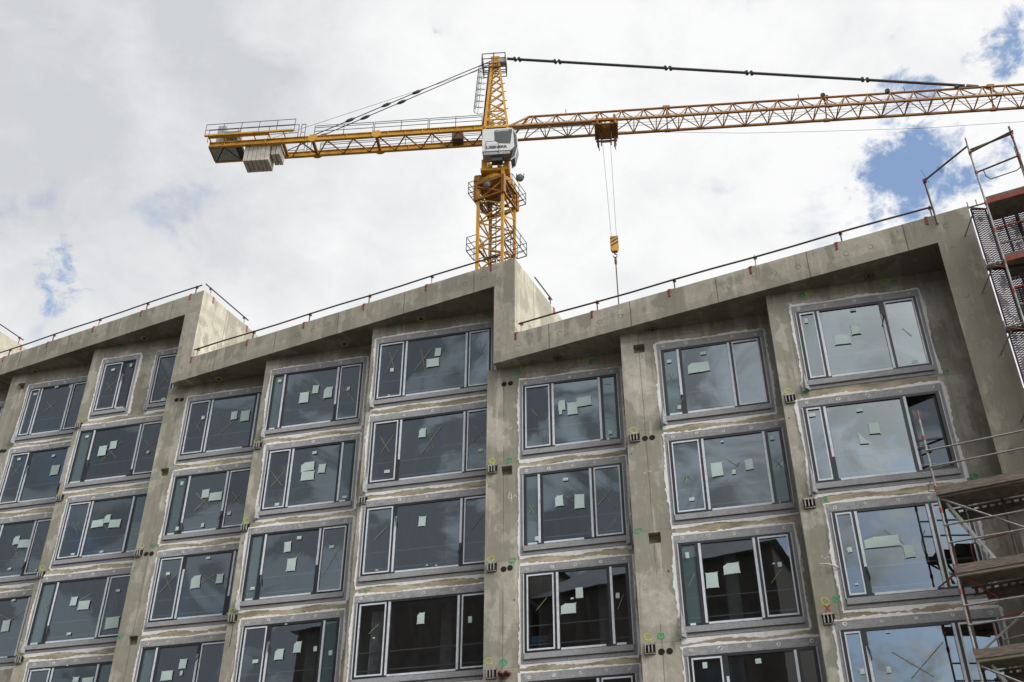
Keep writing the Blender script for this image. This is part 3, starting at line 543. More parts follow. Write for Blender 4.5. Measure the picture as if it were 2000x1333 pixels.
def build_window(key, bay, a, b, z0, z1, types, mull, papers, lines, seed):
    rn = random.Random(seed); fr = BAYS[bay]
    H = z1 + 0.22
    mb = MB()
    fw = 0.075
    # outer frame
    fr.box(mb, a, b, -0.10, FN, z1 - fw, z1); fr.box(mb, a, b, -0.10, FN, z0, z0 + fw)
    fr.box(mb, a, a + fw, -0.10, FN, z0 + fw, z1 - fw); fr.box(mb, b - fw, b, -0.10, FN, z0 + fw, z1 - fw)
    mw = 0.075
    for mu in mull: fr.box(mb, mu - mw, mu + mw, -0.10, FN - 0.003, z0 + fw, z1 - fw)
    win = mb.build('window', 'anthracite frame', bld)
    win.location = (0, 0, 0)
    edges = [a + fw] + [x for mu in mull for x in (mu - mw, mu + mw)] + [b - fw]
    panes = [(edges[2 * i], edges[2 * i + 1]) for i in range(len(edges) // 2)]
    tape = []
    for (pa, pb), ty in zip(panes, types):
        zb, zt = z0 + fw, z1 - fw
        if ty == 'o':      # casement standing open inwards
            ang = R(16); L = pb - pa
            dq = lambda d, z: fr.P(pb - d * math.cos(ang), -0.04 - d * math.sin(ang), z)
            mb = MB(); mb.quad([dq(L, zb + .05), dq(0, zb + .05), dq(0, zt - .03), dq(L, zt - .03)]); mb.build('pane', 'window glass', win)
            mb = MB()
            for p_, q_ in ((dq(L, zb + .05), dq(L, zt - .03)), (dq(L, zt - .03), dq(0, zt - .03)), (dq(L, zb + .05), dq(0, zb + .05)), (dq(0.03, zb + .05), dq(0.03, zt - .03))): mb.bar(p_, q_, 0.06)
            mb.build('open_sash', 'anthracite frame', win)
            mb = MB(); fr.box(mb, pa + 0.02, pa + 0.75, -0.06, -0.03, zb + 0.82, zb + 0.86); fr.box(mb, pa + 0.02, pa + 0.3, -0.06, -0.03, zb + 0.60, zb + 0.63); mb.build('balcony_bar', 'anthracite frame', win)
            continue
        # glass, each pane leaning a hair differently
        t1, t2 = rn.uniform(-0.006, 0.006), rn.uniform(-0.006, 0.006); ng = FN - 0.030 if ty != 'c' else FN - 0.022
        mb = MB(); mb.quad([fr.P(pa, ng + t1 + t2, zb), fr.P(pb, ng - t1 + t2, zb), fr.P(pb, ng - t1 - t2, zt), fr.P(pa, ng + t1 - t2, zt)])
        mb.build('pane', 'teal glass' if ty == 't' else 'window glass', win)
        if ty == 'c':      # opening sash edged with protective tape
            sw = 0.034; mb = MB(); n0, n1 = FN - 0.012, FN + 0.016
            for q in ((pa - .012, pb + .012, zt - sw, zt + .008), (pa - .012, pb + .012, zb - .008, zb + sw), (pa - .012, pa + sw - .012, zb + sw, zt - sw), (pb - sw + .012, pb + .012, zb + sw, zt - sw)):
                fr.box(mb, q[0], q[1], n0, n1, q[2], q[3])
            mb.build('sash', 'protective tape', win)
        else:
            # tape along the bottom of the fixed light
            e0 = pa + rn.uniform(0.0, 0.05); e1 = pb - rn.uniform(0.0, 0.25) if rn.random() < 0.6 else pb
            mb = MB(); fr.box(mb, e0, e1, FN - 0.01, FN + 0.006, zb - 0.052, zb + 0.004); mb.build('protective_strip', 'protective tape', win)
    # tape strips up the mullions, some cut short or peeling
    for mu in mull:
        j = list(mull).index(mu); left_c = types[j] == 'c'; right_c = types[j + 1] == 'c'
        for sgn in ((1,) if left_c else (-1,) if right_c else (rn.choice((-1, 1)),)):
            zt, zb = z1 - 0.06, z0 + 0.06; r_ = rn.random()
            if r_ < 0.22: zb += rn.uniform(0.2, 0.9)
            elif r_ < 0.34: zt -= rn.uniform(0.2, 0.7)
            c = mu + sgn * 0.036; wd = 0.032
            mb = MB(); n = 5; dx = rn.uniform(-0.012, 0.012)
            for i in range(n):
                za = zb + (zt - zb) * i / n; zc_ = zb + (zt - zb) * (i + 1) / n
                fr.box(mb, c - wd, c + wd, FN - 0.002, FN + 0.004 + 0.002 * (i % 2), za, zc_)
            mb.build('protective_strip', 'protective tape', win)
            if r_ < 0.34 and rn.random() < 0.7:
                zz = zb if r_ < 0.22 else zt
                mb = MB(); q = [fr.P(c, FN + 0.01, zz), fr.P(c + 0.03, FN + 0.03, zz - 0.12), fr.P(c + sgn * 0.05, FN + 0.06, zz - 0.30), fr.P(c + sgn * 0.03, FN + 0.05, zz - 0.36)]
                mb.tube(q, [0.02, 0.022, 0.014, 0.004], 5); mb.build('peeling_tape', 'anthracite frame', win)
    # white drip profile on the jambs
    mb = MB(); fr.box(mb, a - 0.035, a - 0.012, 0.0, FN + 0.012, z0 + 0.0, z1 - 0.02); mb.build('jamb_profile', 'white profile', win)
    mb = MB(); fr.box(mb, b + 0.012, b + 0.035, 0.0, FN + 0.012, z0, z1 - 0.02); mb.build('jamb_profile', 'white profile', win)
    # membrane: head, jambs
    ml = 0.115; mb = MB()
    wavy_panel(mb, fr, a - ml, b + ml, z1 + 0.005, H, 0.012, 0.020, rn, int((b - a) / 0.09))
    wavy_panel(mb, fr, a - ml, a - 0.037, z0 - 0.26, z1 + 0.005, 0.012, 0.008, rn, 2)
    wavy_panel(mb, fr, b + 0.037, b + ml, z0 - 0.26, z1 + 0.005, 0.012, 0.008, rn, 2)
    mb.build('membrane', 'fleece membrane', win)
    nd = 5 if b - a > 2 else 3
    for i in range(nd):
        u = a + 0.1 + (b - a - 0.2) * (i + rn.uniform(-.06, .06)) / (nd - 1); zz = z1 + 0.12 + rn.uniform(-.02, .02)
        mb = MB(); k = 8; rr = rn.uniform(0.040, 0.056)
        ring = [fr.P(u + rr * math.cos(6.283 * q / k) * rn.uniform(.8, 1.2), 0.028, zz + rr * math.sin(6.283 * q / k) * rn.uniform(.8, 1.1)) for q in range(k)]
        base = [p_ - Vector((BN.x, BN.y, 0)) * 0.02 for p_ in ring]
        for q in range(k): mb.quad([base[q], base[(q + 1) % k], ring[(q + 1) % k], ring[q]])
        mb.quad(ring); r2 = rr * 0.38
        mb.quad([fr.P(u + r2 * math.cos(6.283 * q / 6), 0.031, zz + r2 * math.sin(6.283 * q / 6)) for q in range(6)], None, 1)
        mb.build('fixing_disc', ['fixing disc white', 'fixing hole'], win)
    # folded sill covers
    mb = MB(); fr.box(mb, a - 0.02, b + 0.03, 0.0, 0.075, z0 - 0.155, z0 - 0.004); mb.build('sill', 'fleece membrane', win)
    mb = MB(); wavy_panel(mb, fr, a - 0.037, b + 0.037, z0 - 0.262, z0 - 0.175, 0.02, 0.008, rn); mb.build('sill_apron', 'fleece membrane', win)
    skip = set()
    if key.startswith('C3_6'): skip |= {'b'}
    foam_ring(fr, a - ml, b + ml, z0 - 0.27, H - 0.005, rn, skip).build('foam_seal', 'sealing foam', win)
    # loose flap of membrane at a lower corner
    if rn.random() < 0.45 or key in ('B3_7', 'C2_6', 'C3_5', 'C3_6'):
        side = -1 if (rn.random() < 0.7 or key in ('B3_7', 'C2_6', 'C3_5')) else 1
        u = a - 0.08 if side < 0 else b + 0.09; mb = MB(); n = 6; pr = None; L = rn.uniform(0.45, 0.85)
        for i in range(n + 1):
            t_ = i / n; z = z0 - 0.28 + L * t_; out_ = 0.03 + 0.13 * math.sin(math.pi * (1 - t_) * 0.6) ** 2 + rn.uniform(0, .02); wd = 0.03 + 0.06 * (1 - t_)
            cur = (fr.P(u - wd, out_ * 0.5, z), fr.P(u + side * wd * 0.3, out_, z + .02), fr.P(u + wd, out_ * 0.35, z + rn.uniform(-.03, .03)))
            if pr:
                for k in (0, 1): mb.quad([pr[k], pr[k + 1], cur[k + 1], cur[k]])
            pr = cur
        mb.build('loose_flap', 'fleece membrane', win)
    # sheets of paper and marker tape on the glass
    for (u, z, wd, hg) in papers:
        if not (a < u < b and z0 < z < z1): continue
        mb = MB(); an = rn.uniform(-0.06, 0.06); ca, sa = math.cos(an), math.sin(an)
        def pt(x, y, n_=0.0): return fr.P(u + x * ca - y * sa, FN + 0.006 + n_, z + x * sa + y * ca)
        x, y = wd / 2, hg / 2
        c = [(-x, -y), (x, -y * rn.uniform(.93, 1.05)), (x * rn.uniform(.95, 1.03), y), (-x, y * rn.uniform(.93, 1.05))]
        if rn.random() < 0.3 and wd > 0.2: c[3:] = [(-x * 0.4, y), (-x, y * 0.55)]
        if key == 'C3_5' and abs(wd - papers[1][2]) < 1e-6 and abs(u - papers[1][0]) < 1e-6: c = [(-x, -y), (x * 1.5, -y * 1.1), (-x * .9, y)]
        mid = (0, 0)
        for i in range(len(c)): mb.quad([pt(*c[i]), pt(*c[(i + 1) % len(c)]), pt(0, 0, 0.004)])
        if wd > 0.2:
            for cx, cy in c[:4]:
                mb.quad([pt(cx - .014, cy - .01, .002), pt(cx + .014, cy - .01, .002), pt(cx + .014, cy + .01, .002), pt(cx - .014, cy + .01, .002)])
        mb.build('paper_sheet', 'paper sheet', win)
    for (u, z, u2, z2) in lines:
        if not (a < u < b and z0 < z < z1): continue
        d = Vector((u2 - u, z2 - z)); 
        if d.length < 0.02: continue
        d.normalize(); w_ = Vector((-d.y, d.x)) * 0.0065
        f = lambda p_: fr.P(p_[0], FN + 0.003, p_[1])
        mb = MB(); mb.quad([f((u - w_.x, z - w_.y)), f((u2 - w_.x, z2 - w_.y)), f((u2 + w_.x, z2 + w_.y)), f((u + w_.x, z + w_.y))]); mb.build('marker_tape', 'yellow marker tape', win)
    # fall-protection bars inside the glass
    for zz in (z0 + 0.28, z0 + 0.80):
        mb = MB(); mb.tube([fr.P(a + 0.05, -0.16, zz), fr.P(b - 0.05, -0.16, zz)], 0.018, 6); mb.build('safety_bar', 'cab white', win)
    return win
seed = 1
for bay in FRU:
    for key, a, b, z0, z1 in win_rects(bay):
        seed += 1; k0 = key.rstrip('b'); d = WIN[k0]
        if d[0] == 'small':
            mid = d[1][0] if key == k0 else d[1][1]; build_window(key, bay, a, b, z0, z1, 'cf', [mid], d[2], d[3], seed); continue
        types = d[0]; mull = list(d[1])
        while len(mull) < 2:
            fz = (0.29, 0.83) if types[0] == 'c' else (0.17, 0.68); mull = [a + (b - a) * fz[0], a + (b - a) * fz[1]] if not mull else mull + [a + (b - a) * 0.84]
        build_window(key, bay, a, b, z0, z1, types, mull, d[2], d[3], seed)

# ------------------------------------------------------------------ marks, brackets and holes on the piers
def ring_mark(fr, u, z, mat, r, rn):
    mb = MB(); n = 16; prev = None
    for i in range(n + 1):
        a_ = 6.283 * i / n * 1.06; rr = r * (1 + 0.14 * math.sin(a_ * 2 + z)); wd = 0.009 + rn.uniform(0, 0.010)
        cur = (fr.P(u + (rr - wd) * math.cos(a_) * 1.15, 0.0045, z + (rr - wd) * math.sin(a_)), fr.P(u + (rr + wd) * math.cos(a_) * 1.15, 0.0045, z + (rr + wd) * math.sin(a_)))
        if prev: mb.quad([prev[0], prev[1], cur[1], cur[0]])
        prev = cur
    mb.build('spray_mark', mat, bld)
def stroke(mb, fr, pts, wd=0.012):
    for p_, q_ in zip(pts, pts[1:]):
        d = Vector((q_[0] - p_[0], q_[1] - p_[1])).normalized(); w_ = Vector((-d.y, d.x)) * wd
        mb.quad([fr.P(p_[0] - w_.x, .005, p_[1] - w_.y), fr.P(q_[0] - w_.x, .005, q_[1] - w_.y), fr.P(q_[0] + w_.x, .005, q_[1] + w_.y), fr.P(p_[0] + w_.x, .005, p_[1] + w_.y)])
rn = random.Random(3)
for b, u, z in MARKS['yellow']: ring_mark(BAYS[b], u, z, 'spray yellow', 0.080, rn)
for b, u, z in MARKS['green']:
    ring_mark(BAYS[b], u, z, 'spray green', 0.075, rn)
    mb = MB(); fr = BAYS[b]
    for i in range(3): stroke(mb, fr, [(u - .1 + rn.random() * .06, z + rn.uniform(-.06, .06)), (u + rn.random() * .1, z + rn.uniform(-.08, .08))], 0.010)
    mb.build('spray_mark', 'spray green', bld)
mb = MB()
for i in range(6): u = 4.2 + i * 0.012; 
mb = MB(); fr = BAYS['C3']; stroke(mb, fr, [(0.20, 9.98), (0.32, 9.82)], .016); stroke(mb, fr, [(0.32, 9.98), (0.20, 9.82)], .016); mb.build('spray_mark', 'spray red', bld)
# chalk numerals
mb = MB(); fr = BAYS['C1']; stroke(mb, fr, [(0.72, 14.86), (0.66, 14.66), (0.80, 14.64)], .008); stroke(mb, fr, [(0.76, 14.80), (0.75, 14.54)], .008); stroke(mb, fr, [(0.82, 14.68), (0.87, 14.74), (0.92, 14.66)], .008); mb.build('chalk_mark', 'chalk white', bld)
mb = MB(); stroke(mb, fr, [(0.24, 18.64), (0.29, 18.62), (0.26, 18.56), (0.30, 18.52), (0.24, 18.49)], .006); mb.build('chalk_mark', 'chalk white', bld)
for b, u, z in [('C2', .36, 14.5), ('C3', .3, 11.2), ('B3', .15, 17.2), ('B2', .15, 13.3), ('C3', .98, 18.7), ('A3', .2, 24.0), ('C1', 2.1, 18.85), ('C2', 1.9, 18.9), ('B2', 2.4, 21.85)]:
    mb = MB(); fr = BAYS[b]
    for i in range(4): x = u + i * .06 + rn.random() * .03; y = z + rn.uniform(-.05, .05); stroke(mb, fr, [(x, y), (x + .03, y + rn.uniform(-.03, .03)), (x + .04, y - .03)], .008)
    mb.build('chalk_mark', 'chalk white', bld)
# twin steel anchor brackets
def bracket(fr, u, z):
    mb = MB()
    fr.box(mb, u - 0.14, u + 0.14, 0, 0.008, z - 0.15, z + 0.15, 1)
    fr.box(mb, u - 0.13, u + 0.13, 0.008, 0.05, z + 0.09, z + 0.13)
    for du in (-0.085, 0.0, 0.085):
        fr.box(mb, u + du - 0.030, u + du - 0.004, 0.008, 0.10, z - 0.12, z + 0.085); fr.box(mb, u + du + 0.006, u + du + 0.022, 0.008, 0.07, z - 0.10, z + 0.085, 1)
    fr.box(mb, u - 0.13, u + 0.13, 0.008, 0.06, z - 0.145, z - 0.125)
    return mb.build('anchor_bracket', ['bracket steel', 'black void'], bld)
for b, u, z in MARKS['bracket']: bracket(BAYS[b], u, z)
def disc(mb, fr, u, z, r, n0, n=14, mi=None): mb.quad([fr.P(u + r * math.cos(6.283 * i / n), n0, z + r * math.sin(6.283 * i / n)) for i in range(n)], None, mi)
for b, u, z in MARKS['hole']:
    fr = BAYS[b]; mb = MB(); n = 14; r = 0.078
    for i in range(n):
        a_, b_ = 6.283 * i / n, 6.283 * (i + 1) / n
        for (r0, r1, n0, n1, mi) in ((r * 1.12, r * 1.0, 0.003, 0.006, 1), (r, r * 0.94, 0.006, 0.004, 0)):
            mb.quad([fr.P(u + r0 * math.cos(a_), n0, z + r0 * math.sin(a_)), fr.P(u + r0 * math.cos(b_), n0, z + r0 * math.sin(b_)), fr.P(u + r1 * math.cos(b_), n1, z + r1 * math.sin(b_)), fr.P(u + r1 * math.cos(a_), n1, z + r1 * math.sin(a_))], None, mi)
    disc(mb, fr, u, z, r * 0.94, 0.004, n, 0); mb.build('core_hole', ['black void', 'rusty steel'], bld)
for b, u, z in MARKS['pipe']:
    fr = BAYS[b]; mb = MB(); mb.tube([fr.P(u, 0, z), fr.P(u, 0.16, z - 0.03), fr.P(u, 0.20, z - 0.05)], [0.07, 0.078, 0.085], 12); 
    mb.tube([fr.P(u, 0.2005, z - 0.05), fr.P(u, 0.206, z - 0.051)], [0.065, 0.065], 12, 1); mb.build('pipe_stub', ['red brown plastic', 'black void'], bld, True)
# marked sockets in the soffits
for h, ss in (('A', (-21.2, -18.0, -15.6)), ('B', (-9.0, -6.1, -3.0, -11.4)), ('C', (1.9, 5.0, 8.4, 11.2))):
    for s_ in ss:
        k = (s_ - HOUSE[h] * W3) % (W3 / 3); n0 = -0.25 - 0.10 * k - 0.12; zz = SOF[h] - 0.004; mb = MB(); n = 16
        c = RB.P(s_, n0, zz)
        for i in range(n):
            a_, b_ = 6.283 * i / n, 6.283 * (i + 1) / n
            mb.quad([c + Vector((.13 * math.cos(a_), .13 * math.sin(a_), 0)), c + Vector((.13 * math.cos(b_), .13 * math.sin(b_), 0)), c + Vector((.10 * math.cos(b_), .10 * math.sin(b_), 0)), c + Vector((.10 * math.cos(a_), .10 * math.sin(a_), 0))])
            mb.quad([c + Vector((.05 * math.cos(a_), .05 * math.sin(a_), 0)), c + Vector((.05 * math.cos(b_), .05 * math.sin(b_), 0)), c], None, 1)
        mb.build('soffit_mark', ['spray yellow' if h != 'C' else 'rusty steel', 'black void'], bld)
for (b, u, lv) in (('B3', 2.6, 5), ('B3', 2.55, 4), ('B3', 2.9, 7), ('C2', 2.2, 4), ('C1', 3.0, 4), ('B2', 2.3, 4), ('A3', 2.4, 5)):
    H = LEV[lv]; mb = MB(); BAYS[b].box(mb, u, u + 0.34, -1.1, -0.76, H - 2.86, H - 0.15); mb.build('room_column', 'counterweight concrete', bld)
fr = BAYS['B3']; mb = MB(); pr = None
for i in range(15):
    u = 0.62 + i * 0.028; n_ = -0.20 + 0.03 * math.sin(i * 2.1); cur = (fr.P(u, n_, 10.25), fr.P(u + .03, n_ + .01, 12.1))
    if pr: mb.quad([pr[0], cur[0], cur[1], pr[1]])
    pr = cur
mb.build('dust_sheet', 'white plastic', bld)
# lettered boxes stored behind the glass of the third window from the top right of centre
def text_mesh(txt, size, name, mat, parent, origin, xdir, ydir, ext=0.004, bold=1.0):
    cu = bpy.data.curves.new(name, 'FONT'); cu.body = txt; cu.size = size; cu.extrude = ext; cu.offset = 0.012 * size * bold; cu.align_x = 'CENTER'; cu.align_y = 'CENTER'
    to = bpy.data.objects.new(name, cu); COL.objects.link(to); dg = bpy.context.evaluated_depsgraph_get(); dg.update()
    me = bpy.data.meshes.new_from_object(to.evaluated_get(dg)); bpy.data.objects.remove(to)
    x = Vector(xdir).normalized(); y = Vector(ydir).normalized(); z = x.cross(y)
    me.transform(Matrix(((x.x, y.x, z.x, origin[0]), (x.y, y.y, z.y, origin[1]), (x.z, y.z, z.z, origin[2]), (0, 0, 0, 1))))
    me.name = name; me.materials.clear(); me.materials.append(MATS[mat]); o = bpy.data.objects.new(name, me); COL.objects.link(o); attach(o, parent); return o
fr = BAYS['C1']
ban = thing('advertising_panel', 'two printed panels reading WURTH standing behind the left pane of a lower window', 'printed panel', fr.P(1.5, -0.3, 9.9), None)
mb = MB(); fr.box(mb, 1.26, 1.50, -0.22, -0.20, 9.98, 10.62); mb.build('blue_panel', 'office blue', ban)
mb = MB(); fr.box(mb, 1.51, 1.72, -0.24, -0.22, 9.98, 10.62, 0); fr.box(mb, 1.73, 1.86, -0.24, -0.22, 9.98, 10.72, 1); mb.build('grey_panel', ['paving', 'red brown plastic'], ban)
text_mesh('WURTH', 0.17, 'lettering', 'lettering black', ban, fr.P(1.52, -0.192, 10.38), (BU.x, BU.y, 0), (0, 0, 1))

# ------------------------------------------------------------------ guard rails on the roof edges
rn = random.Random(11)
def post(root, base, outn, alongu, top=0.42, col='dark rail steel', foot=True):
    mb = MB(); mb.tube([base - Vector((0, 0, 0.0)), base + Vector((0, 0, top + 0.05))], 0.022, 6); mb.build('post', 'galvanised steel' if rn.random() < .5 else col, root)
    mb = MB(); c = base + Vector((0, 0, top)); mb.bar(c - alongu * .045 - outn * .03, c + alongu * .045 - outn * .03, .07, .06); mb.bar(c + Vector((0, 0, .03)), c + Vector((0, 0, .07)), .03); mb.build('coupler', 'red lead paint', root)
    q = base - alongu * 0.16 + outn * 0.05; mb = MB()
    mb.bar(q + Vector((0, 0, -0.24)), q + Vector((0, 0, 0.02)), 0.06); mb.bar(q + Vector((0, 0, -0.22)) - outn * .05, q + Vector((0, 0, -0.22)) + outn * .03, 0.05, .04)
    mb.bar(q + Vector((0, 0, 0.0)) - alongu * .05, q + Vector((0, 0, 0.0)) + alongu * .05, 0.04, .05); mb.bar(q + Vector((0, 0, .0)), base + Vector((0, 0, .03)), .03); mb.build('edge_clamp', 'red lead paint', root)
V3 = lambda v: Vector((v.x, v.y, 0))
ru3, rn3 = V3(RU), V3(RN)
def front_rail(label, h, ss, s_a, s_b):
    z = SOF[h] + HTOP; root = thing('guard_rail', label, 'guard rail', RB.P(ss[0], -0.06, z), 'guard rails along the roof edges')
    pts = []
    for i, s_ in enumerate(ss): post(root, RB.P(s_, -0.06, z), rn3, ru3, 0.34)
    n = 10
    for i in range(n + 1):
        t_ = i / n; pts.append(RB.P(s_a + (s_b - s_a) * t_, -0.03, z + 0.34 + 0.015 * math.sin(i * 1.7)))
    mb = MB(); mb.tube(pts, 0.028, 6); mb.build('rail', 'dark rail steel', root); return root
front_rail('long dark guard rail with red clamps on the leftmost zigzag roof edge', 'A', [-24.9, -22.6, -20.17, -17.74, -15.29, -12.88], -25.4, -12.6)
front_rail('long dark guard rail with red clamps on the middle roof edge left of the crane', 'B', [-12.2, -9.7, -7.28, -4.83, -2.38, 0.04], -12.35, 0.2)
rC = front_rail('long dark guard rail with red clamps on the highest right roof edge', 'C', [0.93, 3.46, 5.9, 8.33, 10.76, 13.17], 0.85, 13.2)
# raised end post and tube reaching across to the scaffold
zc_ = ZC + HTOP
mb = MB(); mb.tube([RB.P(13.25, 0.05, zc_ - 0.35), RB.P(13.22, 0.05, zc_ + 1.22)], 0.028, 6); mb.build('corner_post', 'dark rail steel', rC)
mb = MB(); mb.bar(RB.P(13.18, 0.09, zc_ + 1.17), RB.P(13.28, 0.09, zc_ + 1.17), 0.1, .09); mb.build('coupler', 'red lead paint', rC)
mb = MB(); mb.tube([RB.P(13.22, 0.1, zc_ + 1.17), RB.P(14.5, 0.84, zc_ + 1.30)], 0.027, 6); mb.build('rail', 'dark rail steel', rC)
mb = MB()
for s_, a_, b_ in ((13.32, -0.16, .34), (13.72, -0.22, .05), (13.76, -0.2, .04)): t_ = (s_ - 13.22) / 1.28; c = RB.P(s_, 0.1 + .74 * t_, zc_ + 1.17 + .13 * t_); mb.tube([c + Vector((0, 0, a_)), c + ru3 * -.1 + Vector((0, 0, b_))], 0.008, 4)
mb.build('tie_wire', 'cable black', rC)
for h, lab in (('Z', 'short guard rail on the side roof edge at the far left margin'), ('A', 'short guard rail on the side roof edge beside the leftmost peak'), ('B', 'short guard rail on the side roof edge just right of the crane mast')):
    s_ = (HOUSE[h] + 1) * W3 + FT; z = SOF[h] + HTOP; root = thing('guard_rail', lab, 'guard rail', RB.P(s_, -1.0, z), 'guard rails along the roof edges')
    ln = 2.4; bk = -rn3
    for d_ in ((0.4, 2.5) if h != 'B' else (2.9,)):
        b = RB.P(s_ - 0.05, -d_, z); post(root, b, ru3, rn3, 0.34)
    mb = MB(); mb.tube([RB.P(s_ - 0.03, -0.05 if h != 'B' else -1.6, z + 0.34), RB.P(s_ - 0.03, -(2.7 if h != 'B' else 3.0), z + 0.34)], 0.026, 6); mb.build('rail', 'dark rail steel', root)

# ------------------------------------------------------------------ loose cables, stick
def cable(label, pts, r, mat, name='cable', cat='cable'):
    P = [Vector(p_) for p_ in pts]; out = []
    for i in range(len(P) - 1):
        p0 = P[max(i - 1, 0)]; p1 = P[i]; p2 = P[i + 1]; p3 = P[min(i + 2, len(P) - 1)]
        for k in range(5):
            t_ = k / 5; out.append(0.5 * ((2 * p1) + (p2 - p0) * t_ + (2 * p0 - 5 * p1 + 4 * p2 - p3) * t_ ** 2 + (3 * p1 - p0 - 3 * p2 + p3) * t_ ** 3))
    out.append(P[-1]); mb = MB(); mb.tube(out, r, 5); return tag(mb.build(name, mat), label, cat)
f = BAYS['C3'].P
cable('thin grey cable hanging beside the top right windows next to the end fin', [f(4.06, .12, 17.6), f(4.1, .1, 16.4), f(4.13, .12, 15.2), f(4.16, .10, 14.1), f(4.10, .14, 13.1), f(4.2, .1, 12.2)], 0.009, 'cable grey')
cable('looped pale cable on the right-hand pier low behind the scaffold', [f(4.1, .1, 10.6), f(4.28, .16, 10.9), f(4.22, .12, 10.2), f(4.05, .1, 9.8), f(4.12, .1, 8.9)], 0.009, 'cable grey')
f = BAYS['C2'].P
cable('thin cable hanging in the corner right of the second bay from the right', [f(4.12, .10, 14.2), f(4.15, .08, 13.0), f(4.22, .12, 12.1), f(4.12, .1, 11.3), f(4.2, .1, 10.4)], 0.009, 'cable grey')
f = BAYS['C1'].P
cable('tangled thin cables hanging beside the window with the printed panels', [f(4.12, .1, 12.7), f(4.05, .16, 12.2), f(4.2, .12, 11.6), f(4.08, .1, 11.0), f(4.2, .14, 10.3), f(4.1, .1, 9.6)], 0.008, 'cable grey')
f = BAYS['B2'].P
cable('short black cable dangling under the steel bracket between two window columns at lower left', [f(.22, .05, 12.5), f(.24, .08, 12.1), f(.2, .06, 11.7)], 0.012, 'cable black')
f = BAYS['C3'].P
mb = MB(); mb.tube([f(0.24, .10, 10.98), f(0.45, .14, 10.93), f(.66, .05, 10.86)], [.010, .020, .028], 6); tag(mb.build('conduit', 'white plastic'), 'short white plastic conduit sticking out left of the second-lowest right-hand window', 'conduit')

# ------------------------------------------------------------------ scaffold in front of the right-hand corner
sca = thing('scaffold', 'galvanised and red steel scaffold with plank decks at the right corner of the block', 'scaffold', RB.P(13.0, 0.9, GZ))
def sp(s_, d, z): return RB.P(s_, d, z)
LV = [6.13, 8.0, 9.86, 11.73, 13.6, 15.49, 17.36, 19.24]
def pole(s_, d, z0, z1, mat='galvanised steel', r=0.027):
    mb = MB(); mb.tube([sp(s_, d, z0), sp(s_, d, z1)], r, 8); o = mb.build('standard', mat, sca)
    return o
def coll(s_, d, z, parent=sca):
    mb = MB(); mb.tube([sp(s_, d, z - 0.05), sp(s_, d, z + 0.06)], 0.037, 8); mb.build('coupler', 'red lead paint', sca)
OD, ID = 0.93, 0.22
pole(11.70, OD, GZ, 13.55); 
mb = MB(); mb.tube([sp(11.70, OD, 13.55), sp(11.70, OD, 13.80)], 0.020, 6); mb.build('standard_tip', 'red lead paint', sca)
for z in (13.05, 11.2, 9.3, 8.0, 11.75, 9.86): coll(11.70, OD, z)
pole(14.48, OD, GZ, 21.3); pole(17.2, OD, GZ, 21.4)
pole(15.56, OD, 17.3, 21.45, 'dark rail steel'); pole(15.60, 0.2, 17.3, 21.35, 'galvanised steel'); pole(14.50, 0.2, 11.6, 19.4, 'dark rail steel'); pole(17.2, .2, 6, 20)
mb = MB(); mb.tube([sp(14.48, OD, 21.3), sp(14.48, OD, 21.5)], 0.020, 6); mb.build('standard_tip', 'red lead paint', sca)
for s_, z in ((14.48, 20.95), (14.48, 20.25), (14.48, 19.2), (14.48, 17.3), (14.48, 15.4), (14.48, 18.3), (14.48, 16.4), (15.56, 21.1), (15.56, 20.4)): coll(s_, OD, z)
# top frame at the head of the upper section
def tube(name, a, b, r=0.022, mat='galvanised steel', parent=sca): mb = MB(); mb.tube([a, b], r, 6); return mb.build(name, mat, parent)
tube('guard_bar', sp(14.48, OD + .03, 20.95), sp(15.62, OD + .03, 21.25), 0.027, 'dark rail steel'); tube('guard_bar', sp(14.48, OD - .05, 21.1), sp(15.62, OD - .1, 21.28), 0.03, 'weathered planks')
mb = MB(); pts = [sp(14.66, OD, 20.28), sp(14.68, OD, 20.05), sp(14.76, OD, 19.92), sp(15.40, OD, 19.96), sp(15.50, OD, 20.02), sp(15.53, OD, 20.15), sp(15.53, OD, 20.36)]; mb.tube(pts, 0.014, 6); mb.build('guard_frame', 'dark rail steel', sca)
tube('guard_bar', sp(14.48, OD, 20.26), sp(15.6, OD, 20.42), 0.024, 'dark rail steel')
# upper decks with red toe boards
for z in (19.24, 17.36, 15.49, 13.6):
    mb = MB()
    for k in range(3): RB.box(mb, 14.50, 17.3, 0.22 + k * 0.235, 0.44 + k * 0.235, z - 0.06, z + 0.0)
    mb.build('deck', 'plank underside', sca)
    mb = MB(); RB.box(mb, 14.50, 17.3, OD - 0.03, OD + 0.0, z - 0.05, z + 0.09); mb.build('toe_board', 'red lead paint', sca)
    mb = MB(); RB.box(mb, 14.50, 17.3, OD - 0.10, OD - 0.04, z + 0.09, z + 0.2); mb.build('deck_edge', 'weathered planks', sca)
    for zz in (0.5, 1.0):
        if z < 19: tube('guard_bar', sp(14.5, OD, z + zz), sp(17.3, OD, z + zz), 0.022, 'galvanised steel' if zz < .6 else 'red lead paint')
    # console bracket reaching left
    tube('console', sp(14.48, OD, z - 0.02), sp(14.06, OD, z - 0.02), 0.022); tube('console', sp(14.48, OD, z - 0.22), sp(14.10, OD, z - 0.04), 0.018, 'red lead paint')
    for q in (14.06, 14.27): tube('console_stub', sp(q, OD, z - 0.05), sp(q, OD, z + 0.16), 0.018)
    tube('wall_tie', sp(14.15, OD - .05, z - 0.15), sp(13.6, -0.6, z - 0.15), 0.02, 'galvanised steel')
